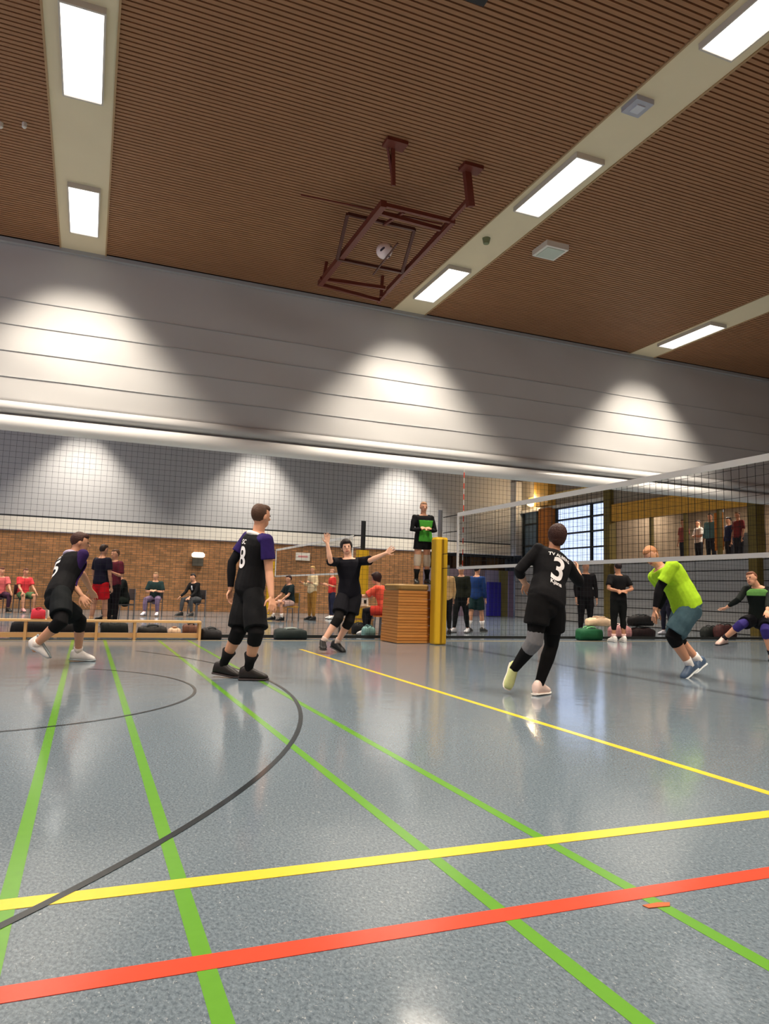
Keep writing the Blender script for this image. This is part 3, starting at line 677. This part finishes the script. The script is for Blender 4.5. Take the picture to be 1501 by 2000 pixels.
def posed(label, Hh, y, pel, neck, head, yaw, hipyaw, face, l, r, cl, **kw):
    P = at(pel[0], pel[1], y); J = {'pel': P}
    J['neck'] = reach(P, neck, .31 * Hh); J['head'] = reach(J['neck'], head, .098 * Hh)
    up = (J['neck'] - P).normalized()
    rv = lambda a: (lambda w: (w - up * w.dot(up)).normalized())(Vector((math.sin(math.radians(a)), -math.cos(math.radians(a)), 0)))
    J['shR'], J['hipR'] = rv(yaw), rv(hipyaw); J['face'] = face if isinstance(face, Vector) else yawv(face)
    if 'bend' in kw: J['bend'] = kw.pop('bend')
    sp = lerp(P, J['neck'], .91)
    for s, d, sg in (('l', l, -1), ('r', r, 1)):
        q = dict(sh=sp + J['shR'] * sg * .108 * Hh, hip=P + J['hipR'] * sg * .052 * Hh - up * .005 * Hh)
        q['el'] = reach(q['sh'], d['el'], .172 * Hh); q['wr'] = reach(q['el'], d['wr'], .150 * Hh)
        q['kn'] = reach(q['hip'], d['kn'], .245 * Hh); q['an'] = reach(q['kn'], d['an'], .235 * Hh)
        q['toe'] = Vector(d['toe'])
        for k in ('up', 'hand', 'palm', 'curl'):
            if k in d: q[k] = Vector(d[k]) if k != 'curl' else d[k]
        J[s] = q
    return build(label, J, Hh, cl, **kw)
def simple(label, x, y, yaw, Hh, cl, sit=None, lean=0.0, arms='down', step=.0, ground=0.0, headyaw=0, **kw):
    """upright or seated figure facing yaw; sit = seat height"""
    f = yawv(yaw); rt = Vector((math.sin(math.radians(yaw)), -math.cos(math.radians(yaw)), 0)); Z = Vector((0, 0, 1))
    pz = (ground + .525 * Hh + .005 * Hh) if sit is None else sit + .055 * Hh
    P = Vector((x, y, pz)); up = (Z + f * lean).normalized()
    J = {'pel': P, 'neck': P + up * .31 * Hh}; J['head'] = J['neck'] + (up * .8 + Z * .2 + f * .12).normalized() * .098 * Hh
    J['shR'], J['hipR'], J['face'] = rt, rt, yawv(yaw + headyaw) - Z * .1
    sp = lerp(P, J['neck'], .91)
    for s, sg in (('l', -1), ('r', 1)):
        q = dict(sh=sp + rt * sg * .108 * Hh, hip=P + rt * sg * .052 * Hh)
        if arms == 'down': ud, fd = (-Z + rt * sg * .18 + f * .02), (-Z + f * .25)
        elif arms == 'folded': ud, fd = (-Z + rt * sg * .25 + f * .15), (f * .5 - rt * sg * .9 + Z * .15)
        elif arms == 'back': ud, fd = (-Z + rt * sg * .35 - f * .35), (-f * .25 - rt * sg * .9 - Z * .15)
        elif arms == 'knees': ud, fd = (-Z + f * .55 + rt * sg * .1), (f * .8 - Z * .55)
        elif arms == 'reach': ud, fd = (-Z * .6 + f * .8 + rt * sg * .1), (f + Z * .05)
        else: ud, fd = (-Z + rt * sg * .2), (f * .9 + Z * .3)
        q['el'] = q['sh'] + ud.normalized() * .172 * Hh; q['wr'] = q['el'] + fd.normalized() * .15 * Hh
        if sit is None:
            kd = (-Z + f * step * sg + rt * sg * .04).normalized(); sd_ = (-Z + f * (step * sg * .7 - .03) + rt * sg * .03).normalized()
            q['kn'] = q['hip'] + kd * .245 * Hh; q['an'] = q['kn'] + sd_ * .235 * Hh
        else:
            hz = max(-.6, min(.6, (sit - .245 * Hh) / (.245 * Hh)))
            q['kn'] = q['hip'] + (f * 1 - Z * hz + rt * sg * .22).normalized() * .245 * Hh; q['an'] = q['kn'] + (-Z + f * .12 * sg).normalized() * .235 * Hh
        q['toe'] = f + rt * sg * .15; J[s] = q
    return build(label, J, Hh, cl, kw.pop('vox', .02), ground=(ground if sit is None else None), **kw)

BLK = (20, 20, 23)
# ---- player 8
posed('tall player in black jersey 8 standing with his back half turned', 1.90, 7.75, (487, 1152), (506, 1031, 1), (512, 994, -1), 17, 12, 28,
      dict(el=(446, 1112, -1), wr=(449, 1166, 1), kn=(466, 1235, -1), an=(434, 1303, 1), toe=(.8, -.45, -.12), curl=.9),
      dict(el=(525, 1120, -1), wr=(530, 1168, -1), kn=(500, 1238, -1), an=(484, 1312, 1), toe=(1, -.28, 0)),
      dict(shirt=(BLK, .62, BLK), pants=((16, 17, 20), .92), ease=.034, tights=(18, 18, 21), tsides='', pads=(17, 17, 19), socks=((20, 20, 22), .42), shoes=((34, 30, 30), (52, 44, 46)), hair=(74, 50, 36), collar=(225, 222, 222), sleevecol=(44, 30, 88), panel=(46, 30, 92), pt=(.25, 1.0), pw=.8, armsleeve='l', number=('8', .235, 'back', 'SC')), vox=.008)
# ---- player 5
posed('black jersey player running right at the left edge, one shoe lifted behind', 1.85, 9.35, (112, 1172), (142, 1096, 1), (156, 1068, -1), 30, 15, yawv(5) - Vector((0, 0, .15)),
      dict(el=(160, 1130, 1), wr=(176, 1160, 1), kn=(155, 1222, 1), an=(152, 1284, 1), toe=(1, -.15, -.05)),
      dict(el=(132, 1142, -1), wr=(158, 1172, -1), kn=(118, 1225, -1), an=(66, 1272, 1), toe=(.55, -.1, -.85), up=(-.8, 0, -.5), palm=(0, 1, 0)),
      dict(shirt=(BLK, .62, BLK), pants=((18, 22, 25), .8), ease=.034, pads=(18, 18, 20), shoes=((228, 224, 222), (150, 160, 165)), socks=((226, 214, 206), .16), hair=(66, 40, 34), collar=(190, 180, 205), sleevecol=(50, 32, 80), panel=(52, 28, 84), pt=(.25, 1.0), pw=.8, number=('5', .23, 'back', 'SC')), vox=.009)
# ---- player 3
posed('player in black jersey 3 and black tights running away from the camera', 1.74, 6.0, (1067, 1180), (1080, 1088, 1), (1086, 1056, 1), 98, 100, 75,
      dict(el=(1012, 1122, -1), wr=(1024, 1146, 1), kn=(1042, 1270, -1), an=(1003, 1314, 1), toe=(-.45, -.25, -.95), up=(-.3, -1, .3), curl=.9),
      dict(el=(1131, 1144, 1), wr=(1127, 1122, 1), kn=(1076, 1268, 1), an=(1052, 1345, -1), toe=(.9, .5, -.03), curl=1.0),
      dict(shirt=(BLK, 1.45, BLK), hem=-.2, pants=((15, 15, 17), .62), ease=.036, tights=(14, 14, 16), pads=(112, 112, 116), psides='l', shoes=((232, 206, 196), (240, 232, 224)), shoe_l=(206, 214, 150), hair=(58, 30, 24), hairstyle='thick', bulk=1.1, number=('3', .25, 'back', 'TV ALBERS', 'Kjana')), vox=.008)
# ---- lime player
posed('bent forward player in lime green shirt with black arm sleeves', 1.86, 7.1, (1342, 1192), (1288, 1112, -1), (1272, 1092, -1), 185, 182, yawv(195) - Vector((0, 0, .6)),
      dict(el=(1281, 1164, -1), wr=(1277, 1206, -1), kn=(1308, 1256, -1), an=(1347, 1306, 1), toe=(-.88, -.12, -.42), up=(-.4, 0, .8)),
      dict(el=(1300, 1160, 1), wr=(1283, 1200, 1), kn=(1318, 1250, 1), an=(1364, 1296, 1), toe=(-.88, -.12, -.42), up=(-.4, 0, .8)),
      dict(shirt=((172, 218, 48), .75, BLK), pants=((72, 98, 108), .86), ease=.04, pads=(20, 20, 22), socks=((232, 230, 228), .22), shoes=((72, 92, 118), (214, 220, 222)), hair=(190, 132, 92), hairstyle='thin', armsleeve='lr', skin='a', bulk=1.14), vox=.008, bend=Vector((.02, 0, .06)))
# ---- setter facing the camera
posed('dark haired player in plain black facing the camera with both arms raised', 1.80, 10.9, (682, 1163), (680, 1087, -1), (675, 1066, -1), 262, 265, 255,
      dict(el=(722, 1098, -1), wr=(757, 1082, 1), kn=(682, 1216, -1), an=(657, 1260, 1), toe=(.5, -.8, -.3), hand=(.8, .1, .55), palm=(0, -1, 0), curl=.2),
      dict(el=(645, 1100, -1), wr=(639, 1066, 1), kn=(660, 1212, -1), an=(624, 1266, 1), toe=(-.2, -1, -.1), hand=(-.1, 0, 1), palm=(0, -1, 0), curl=.2),
      dict(shirt=((18, 18, 26), .97, BLK), hem=-.2, pants=((20, 20, 26), .74), ease=.04, pads=(22, 20, 20), socks=((190, 170, 160), .2), shoes=((24, 24, 26), (46, 46, 48)), hair=(30, 22, 22), hairstyle='thick', armsleeve='', skin='c'), vox=.009)
# ---- crouching player at the right edge
posed('crouching receiver in black and green with purple knee pads, right edge', 1.80, 9.2, (1484, 1214), (1480, 1152, -1), (1467, 1136, -1), 215, 215, 190,
      dict(el=(1500, 1180, -1), wr=(1498, 1198, -1), kn=(1494, 1238, -1), an=(1506, 1286, 1), toe=(-.6, -.7, 0)),
      dict(el=(1441, 1178, -1), wr=(1419, 1192, 1), kn=(1446, 1226, -1), an=(1412, 1254, 1), toe=(-1, -.2, -.1), palm=(0, 0, 1)),
      dict(shirt=((20, 26, 24), 1.8, BLK), pants=((18, 18, 24), .72), ease=.03, pads=(52, 44, 108), shoes=((196, 170, 160), (40, 40, 46)), socks=((30, 28, 34), .22), hair=(112, 66, 44), panel=(104, 158, 84), pt=(.78, 1.0), pw=1.0, pside=1), vox=.009)
# ---- referee on the box
simple('referee in green and black standing up on the wooden vaulting box', at(824, 1100, 13.12).x, 13.12, 262, 1.63,
       dict(shirt=((18, 19, 22), 1.8, BLK), hem=-.2, pants=((22, 22, 24), .45), tights=(128, 84, 84), tsides='', pads=(200, 186, 168), socks=((18, 20, 20), .55), shoes=((20, 22, 22), (60, 60, 60)), hair=(156, 120, 92), hairstyle='thin', collar=(242, 242, 238), panel=(72, 158, 56), pt=(-.1, .85), pw=.95, poff=-.015), arms='folded', ground=1.125, vox=.011)

# ---- people around the far court and behind the net
def gx(u, v, y): return at(u, v, y).x
simple('person in dark top and bright red shorts standing on the far court', gx(196, 1150, 17.4), 17.4, 40, 1.82, dict(shirt=((24, 22, 40), .7, BLK), pants=((196, 26, 36), .8), socks=((190, 150, 110), .3), shoes=((40, 36, 34), (60, 60, 60)), hair=(50, 34, 28)), step=.12)
simple('person in maroon top with a pale lanyard beside the red shorts player', gx(224, 1120, 18.2), 18.2, 215, 1.76, dict(shirt=((92, 34, 48), .8, BLK), pants=((24, 20, 26), 1.9), hair=(84, 58, 40), panel=(196, 170, 184), pt=(.25, .8), pw=.2), arms='fore')
def chair(x, y, yaw, c, label, group=None):
    t = thing('folding_chair', label, 'chair', (x, y, 0), math.radians(yaw), group); m = mat('chair_%d_%d' % c[:2], rgb(*c), .5, .4)
    Acc().box((-.2, -.2, .42), (.2, .2, .45)).make('seat', m, t); Acc().box((-.23, -.19, .55), (-.20, .19, .85)).make('backrest', m, t)
    for a in (-1, 1):
        Acc().beam((.18, a * .18, 0), (.16, a * .18, .43), .025, .025).make('leg', M_STEEL, t)
        Acc().beam((-.22, a * .18, 0), (-.215, a * .18, .84), .025, .025).make('leg', M_STEEL, t)
    return t
def seated(label, u, v, y, yaw, Hh, cl, chl, cc=(70, 64, 66), lean=.1, arms='knees', **kw):
    x = gx(u, v, y); f = yawv(yaw)
    chair(x, y, yaw, cc, chl)
    return simple(label, x - f.x * .02, y - f.y * .02, yaw, Hh, cl, sit=.455, lean=lean, arms=arms, **kw)
seated('seated person in coral red shirt and green shorts at the far left', 45, 1160, 25.6, -60, 1.75, dict(shirt=((232, 70, 78), .7, BLK), pants=((92, 124, 88), .8), hair=(104, 66, 50), shoes=((210, 150, 150), (90, 90, 90))), 'chair under the coral shirted spectator at far left')
seated('seated person in pink red top cut by the left edge', -1, 1160, 25.4, -70, 1.75, dict(shirt=((224, 110, 112), .7, BLK), pants=((70, 44, 64), 1.9), hair=(90, 50, 40)), 'chair at the left edge under the pink red top')
seated('grey haired spectator seated in a black jacket', 243, 1150, 20.4, 200, 1.76, dict(shirt=((22, 24, 24), 1.9, BLK), pants=((26, 34, 30), 1.9), hair=(168, 146, 126), panel=(190, 196, 190), pt=(.25, .6), pw=.3), 'chair of the grey haired spectator', lean=.25)
seated('spectator in dark green shirt seated in front of the bricks', 303, 1160, 24.0, 250, 1.74, dict(shirt=((38, 58, 58), .8, BLK), pants=((112, 96, 124), 1.9), hair=(150, 120, 88), shoes=((220, 214, 226), (90, 90, 90))), 'chair of the dark green shirted spectator', arms='folded')
seated('dark haired spectator in black jacket seated under the white wall lamp', 384, 1160, 24.0, 215, 1.78, dict(shirt=((24, 24, 26), 1.9, BLK), pants=((72, 74, 78), 1.9), hair=(30, 22, 24), panel=(220, 220, 226), pt=(.6, .9), pw=.25, shoes=((60, 60, 60), (90, 90, 90))), 'chair under the white wall lamp', lean=.3)
seated('spectator in dark T-shirt seated sideways left of the cream dressed person', 566, 1160, 21.5, 195, 1.76, dict(shirt=((28, 42, 46), .75, BLK), pants=((198, 166, 160), .8), hair=(44, 26, 30), socks=((220, 214, 210), .3)), 'ochre chair of the dark T-shirt spectator', cc=(184, 140, 50))
simple('person in a long cream top and ochre trousers behind the setter', gx(609, 1165, 22.5), 22.5, 200, 1.70, dict(shirt=((226, 206, 168), 1.8, BLK), hem=-.2, pants=((176, 128, 62), 1.9), hair=(196, 160, 100)), arms='fore')
simple('person in red shirt and navy trousers with white side stripe', gx(648, 1160, 23.5), 23.5, 180, 1.66, dict(shirt=((196, 56, 52), .8, BLK), pants=((38, 42, 66), 1.9), hair=(170, 120, 100), shoes=((220, 220, 220), (90, 90, 90))), arms='fore')
# scorer at the table
seated('scorer in coral orange shirt seated with the back to the court', 752, 1180, 14.7, 140, 1.80, dict(shirt=((250, 100, 78), .8, BLK), pants=((196, 62, 50), .7), tights=(26, 26, 32), hair=(46, 22, 22), hairstyle='thick', shoes=((220, 220, 220), (120, 120, 120))), 'orange chair under the coral shirted scorer', cc=(214, 116, 48), lean=.35, arms='reach', vox=.014)
tb = thing('scorer_table', 'low pale wooden table in front of the coral shirted scorer', 'table', (gx(706, 1210, 15.9), 15.9, 0))
Acc().box((-.5, -.3, .58), (.42, .3, .62)).make('tabletop', M_BENCH, tb)
for a in (-.45, .37):
    for b in (-.26, .26): Acc().box((a - .02, b - .02, 0), (a + .02, b + .02, .58)).make('leg', M_STEEL, tb)
fs_ = thing('flip_scoreboard', 'small white flip scoreboard card standing on the scorer table', 'scoreboard', (gx(712, 1165, 15.75), 15.75, .622))
Acc().rings([[Vector((x, y, z)) for x, y in ((-.08, -.05), (.08, -.05), (.08, .05), (-.08, .05))] if z == 0 else [Vector((x, y, .22)) for x, y in ((-.08, -.005), (.08, -.005), (.08, .005), (-.08, .005))] for z in (0, .22)]).make('card', M_WHITE, fs_)
box('digit_card', (-.03, -.045, .06), (.03, -.024, .14), M_DARK, fs_)
# people between box and right
simple('person in beige jacket and black trousers half hidden behind the yellow post', gx(869, 1180, 15.6), 15.6, 80, 1.62, dict(shirt=((204, 168, 118), 1.9, BLK), hem=-.2, pants=((24, 24, 26), 1.9), hair=(60, 54, 50)))
simple('person in dark green and black walking behind the net end', gx(900, 1170, 16.2), 16.2, 215, 1.68, dict(shirt=((30, 34, 26), 1.9, BLK), pants=((24, 26, 28), 1.9), hair=(40, 36, 30), shoes=((190, 190, 196), (90, 90, 90))), step=.22)
simple('person in royal blue jacket and dark shorts walking behind the net', gx(930, 1170, 16.6), 16.6, 30, 1.70, dict(shirt=((30, 58, 112), 1.9, BLK), hem=-.2, pants=((28, 52, 54), .8), hair=(40, 28, 30), panel=(28, 36, 140), pt=(-.1, .25), pw=1.1, socks=((224, 220, 220), .5), shoes=((60, 60, 60), (120, 120, 120))), step=.2)
simple('tall person all in black standing behind the right arm of player 3', gx(1143, 1170, 14.9), 14.9, 250, 1.84, dict(shirt=((22, 20, 24), 1.9, BLK), pants=((18, 18, 22), 1.9), hair=(50, 36, 30), shoes=((80, 40, 50), (60, 60, 60))))
simple('person in black standing with hands on the back and white shoes', gx(1207, 1180, 13.2), 13.2, 78, 1.76, dict(shirt=((24, 24, 26), .7, BLK), pants=((18, 20, 20), 1.62), hair=(40, 28, 30), socks=((226, 190, 184), .2), shoes=((232, 228, 224), (200, 200, 200)), skin='b'), arms='back')
simple('person in dark purple top standing by the grey boards behind the lime player', gx(1300, 1120, 16.0), 16.0, 190, 1.72, dict(shirt=((38, 28, 56), 1.8, BLK), pants=((34, 34, 50), 1.9), hair=(46, 34, 34), shoes=((200, 200, 210), (90, 90, 90))))
# spectators up in the gallery
for u, yy, c, h, lb in ((1335, 18.9, (150, 76, 70), (80, 60, 50), 'spectator in brick red top standing in the gallery'), (1364, 18.2, (214, 206, 200), (60, 44, 40), 'spectator in white top standing in the gallery'),
                        (1388, 17.6, (84, 122, 128), (90, 80, 70), 'spectator in teal top standing in the gallery'), (1424, 16.9, (40, 46, 82), (50, 40, 40), 'spectator in navy top standing in the gallery'), (1442, 16.5, (122, 50, 54), (110, 84, 60), 'spectator in wine red top standing in the gallery')):
    d = ray(u, 1060); p = Vector((0, 0, CAMZ)) + d * ((X1 + (.8 if u in (1335, 1388, 1442) else 1.7)) / d.x)
    simple(lb, p.x, p.y, 180 + random.uniform(-20, 20), random.uniform(1.64, 1.78), dict(shirt=(c, .8 if c[0] > 100 else 1.8, BLK), pants=((44, 44, 52), 1.9), hair=h), ground=2.1, arms=random.choice(('down', 'folded')), vox=.024)

# ------------------------------------------------------------------ benches, bags, small things
def bench(x0, x1, y, label, legs):
    t = thing('gym_bench', label, 'bench', ((x0 + x1) / 2, y, 0), 0, 'long wooden gym benches'); h = (x1 - x0) / 2
    Acc().box((-h, -.12, .30), (h, .12, .335)).make('seat_plank', M_BENCH, t); Acc().box((-h, -.05, .035), (h, .05, .115)).make('lower_beam', M_BENCH, t)
    for x in legs:
        q = x - (x0 + x1) / 2
        Acc().box((q - .022, -.11, 0), (q + .022, .11, .30)).make('leg', mat('bench_leg', rgb(190, 150, 100), .5, .3), t)
    return t
b0 = [gx(u, 1230, 13.65) for u in (-8, 50, 188, 262, 388)]
bench(b0[0], b0[4] + .02, 13.62, 'long pale wooden gym bench under the net at left', b0[1:])
bench(b0[0] - 4.0, b0[0] - .06, 13.62, 'pale wooden gym bench cut by the left edge', [b0[0] - 3.6, b0[0] - .3])
bench(gx(668, 1230, 15.8), gx(726, 1230, 15.8), 15.8, 'short piece of pale gym bench behind the setter', [gx(680, 1230, 15.8), gx(722, 1230, 15.8)])
def bag(u0, u1, y, hgt, c, label, yaw=0.0, z=0.0, strap=(60, 62, 64), dep=.3, cat='bag', name='sports_bag'):
    xa, xb = gx(u0, 1235, y), gx(u1, 1235, y); L = (xb - xa) / 2
    t = thing(name, label, cat, ((xa + xb) / 2, y, z), math.radians(yaw)); m = mat('bag_%d_%d_%d' % c, rgb(*c), .7, .25, var=.2, scale=14, bump=.3)
    X, Y, Zv = Vector((1, 0, 0)), Vector((0, 1, 0)), Vector((0, 0, 1)); a = Acc()
    a.loft([(Vector((s * L, 0, hgt * .5 * k + .004)), Y, Zv, dep / 2 * k, hgt * .5 * k) for s, k in ((-1, .55), (-.95, .84), (-.6, 1.0), (-.1, .95), (.4, 1.02), (.93, .86), (1, .5))], 16, 2.8)
    for v in a.v: v += Vector((0, noise.noise(v * 5 + Vector((u0, 0, 0))) * .03, max(-v.z + .004, noise.noise(v * 4 + Vector((0, u0, 3))) * .03 * (v.z > .03))))
    a.make('bag_body', m, t, smooth=True)
    for q in (-.06, .06): Acc().tube([(-L * .5, q, hgt * .8), (-L * .3, q * 1.3, hgt * 1.04), (0, q * 1.5, hgt * 1.10), (L * .3, q * 1.3, hgt * 1.06), (L * .5, q, hgt * .82)], .014, 6).make('strap', cloth(*strap), t, smooth=True)
    Acc().box((-L * .8, -.006, hgt * .97), (L * .8, .006, hgt * 1.02)).make('zip', M_STEEL, t)
    return t
bag(20, 105, 14.35, .28, (18, 18, 22), 'long black sports bag lying behind the bench at far left')
bag(112, 186, 14.4, .30, (22, 20, 22), 'black sports bag behind the legs of player 5')
bag(196, 250, 14.35, .27, (24, 28, 27), 'black holdall between two legs of the left bench')
bag(268, 326, 14.4, .2, (30, 26, 24), 'flat dark bag behind the right half of the left bench')
bag(328, 352, 14.3, .17, (210, 176, 146), 'small peach coloured bag behind the left bench', strap=(160, 120, 90))
bag(356, 386, 14.4, .24, (98, 62, 46), 'brown bag next to the right end of the left bench')
bag(392, 432, 13.7, .2, (26, 25, 28), 'black bag on the floor left of player 8')
bag(536, 598, 13.75, .2, (30, 40, 40), 'black sports bag with grey straps on the floor between player 8 and setter', strap=(140, 150, 148))
bag(688, 714, 15.4, .24, (26, 26, 28), 'black bag under the scorer table', dep=.25)
bag(708, 730, 14.2, .24, (120, 160, 156), 'pale teal bag beside the scorer chair', dep=.25, strap=(80, 110, 110))
bag(58, 86, 13.63, .17, (216, 60, 78), 'red pink bag lying on the left gym bench', z=.336, dep=.2, strap=(150, 40, 50))
bag(90, 100, 13.63, .2, (216, 210, 196), 'white bundled towel lying on the left gym bench', z=.336, dep=.18, strap=(200, 196, 186), cat='towel', name='towel_bundle')
bag(1128, 1172, 13.7, .28, (22, 84, 52), 'green sports bag on the floor at the right of player 3', strap=(120, 190, 130))
bag(1146, 1192, 13.8, .2, (226, 196, 164), 'cream towel bundle heaped on the green sports bag', z=.315, dep=.26, strap=(210, 180, 150), cat='towel', name='towel_bundle')
bag(1192, 1228, 14.4, .32, (196, 140, 140), 'pink bag behind the white shoes', strap=(240, 220, 216))
bag(1230, 1274, 14.5, .26, (38, 24, 26), 'dark maroon bag forming the bottom of the pair at right')
bag(1230, 1272, 14.5, .26, (22, 20, 22), 'black bag stacked on the dark maroon one', z=.30)
bag(1372, 1402, 14.6, .3, (26, 30, 28), 'black bag near the grey boards left of the crouching receiver', z=0)
bag(1398, 1432, 14.3, .36, (64, 32, 32), 'maroon bag just behind the crouching receiver')
# wall pieces
sg = thing('wall_sign', 'small white notice sign on the brick wall', 'sign', (8.13, 28.98, 2.31))
Acc().box((-.3, -.02, -.16), (.3, .02, .16)).make('board', M_WHITE, sg); Acc().box((-.2, -.026, -.04), (.2, -.02, .04)).make('print_bar', mat('print_pink', rgb(220, 150, 150), .6, .2), sg)
wlm = thing('wall_lamp', 'white wall lamp with grey body on the brick wall', 'lamp', (3.91, 28.98, 2.1))
Acc().loft([(Vector((0, -.14, z)), Vector((1, 0, 0)), Vector((0, 1, 0)), a, .12) for z, a in ((-.02, .20), (.03, .25), (.12, .25), (.18, .18))], 18).make('shade', mat('lit_shade', rgb(255, 246, 226), .5, .2, emit=1.3), wlm)
Acc().box((-.2, -.16, -.34), (.2, 0, -.04)).make('lamp_body', mat('lamp_grey', rgb(84, 80, 72), .6, .3), wlm)
wl2 = thing('added_uplight', 'added warm lamp lighting the golden column head in the far right corner', 'lamp', (X1 - .42, 27.1, 4.9))  # lamp added to give the column head its warm glow
Acc().loft([(Vector((0, 0, z)), Vector((1, 0, 0)), Vector((0, 1, 0)), a, a) for z, a in ((0, .1), (.06, .16), (.16, .16))], 14).make('bowl', mat('warm_bowl', (1, .78, .42, 1), .5, .2, emit=4.0), wl2)
Acc().box((.1, -.03, .04), (.44, .03, .1)).make('arm', M_STEEL, wl2)
pl = bpy.data.lights.new('added_uplight_glow', 'POINT'); pl.energy = 70; pl.color = (1, .8, .5); pl.shadow_soft_size = .1
plo = bpy.data.objects.new('added_uplight_glow', pl); COL.objects.link(plo); plo.parent = wl2; plo.location = (0, -.1, .35)
# orange banners in the gallery
for k, (u, a, b) in enumerate(((1398, 3.5, 2.55), (1408, 3.5, 2.5))):
    d = ray(u, 1020); p = Vector((0, 0, CAMZ)) + d * ((X1 + .5) / d.x)
    t = thing('hanging_banner', ('left' if k == 0 else 'right') + ' one of two orange strips hanging in the gallery', 'banner', (p.x, p.y, 2.5))
    Acc().box((-.01, -.07, .1), (.01, .07, 1.35)).make('strip', mat('orange_strip', rgb(196, 120, 40), .7, .2), t); Acc().box((-.02, -.09, 1.33), (.02, .09, 2.1)).make('hanger', M_STEEL, t)

# ------------------------------------------------------------------ settle the soft shapes, then print the numbers
bpy.context.view_layer.update()
dg = bpy.context.evaluated_depsgraph_get()
done = [(o, bpy.data.meshes.new_from_object(o.evaluated_get(dg))) for o in PENDING]
for o, me in done:
    o.modifiers.clear(); o.data = me
    n = len(me.vertices)
    if o.get('fold') and n < 60000:
        co = np.empty(n * 3); no = np.empty(n * 3); me.vertices.foreach_get('co', co); me.vertex_normals.foreach_get('vector', no)
        co = co.reshape(-1, 3); no = no.reshape(-1, 3); amp = o['fold']
        w = np.array([noise.noise(Vector((p[0] * 9 + p[2] * 3, p[1] * 9, p[2] * 7))) for p in co])
        co += no * (w * amp * 1.4)[:, None]
        me.vertices.foreach_set('co', co.ravel()); me.update()
    if 'fold' in o: del o['fold']
    me.polygons.foreach_set('use_smooth', [True] * len(me.polygons))
M_NUM = mat('white_print', rgb(238, 236, 238), .6, .2)
def text_mesh(s, size):
    c = bpy.data.curves.new('t', 'FONT'); c.body = s; c.size = size; c.align_x = 'CENTER'; c.align_y = 'CENTER'; c.offset = size * .018
    o = bpy.data.objects.new('t', c); COL.objects.link(o); bpy.context.view_layer.update()
    me = bpy.data.meshes.new_from_object(o.evaluated_get(bpy.context.evaluated_depsgraph_get()))
    bm = bmesh.new(); bm.from_mesh(me); bmesh.ops.triangulate(bm, faces=bm.faces)
    for _ in range(3):
        e = [q for q in bm.edges if q.calc_length() > .02]
        if e: bmesh.ops.subdivide_edges(bm, edges=e, cuts=1)
        bmesh.ops.triangulate(bm, faces=bm.faces)
    v = [q.co.copy() for q in bm.verts]; bm.verts.index_update(); f = [tuple(q.index for q in g.verts) for g in bm.faces]
    bm.free(); bpy.data.objects.remove(o); bpy.data.curves.remove(c)
    return v, f
for shirt, spec, spine, base, Hh in NUMBERS:
    me = shirt.data; bvh = BVHTree.FromPolygons([v.co.copy() for v in me.vertices], [tuple(p.vertices) for p in me.polygons])
    up = (spine(1)[0] - spine(0)[0]).normalized()
    items = [(spec[0], spec[1] * 1.35, .52, 'number')]
    if len(spec) > 3: items.append((spec[3], .07 if len(spec[3]) < 5 else .052, .82, 'lettering'))
    if len(spec) > 4: items.append((spec[4], .062, .27, 'lettering'))
    for s, size, t, nm in items:
        c, r, f = spine(t); v, fc = text_mesh(s, size); out = []
        for p in v:
            dip = -.9 * p.x * p.x if nm == 'lettering' and t > .8 else 0
            o_ = c - base + r * (p.x - .02) + up * (p.y + dip) - f * .5
            hit, nn, _, _ = bvh.ray_cast(o_, f, .7)
            out.append((hit if hit is not None else o_ + f * .4) - f * .005)
        mesh(nm, out, fc, M_NUM, shirt)
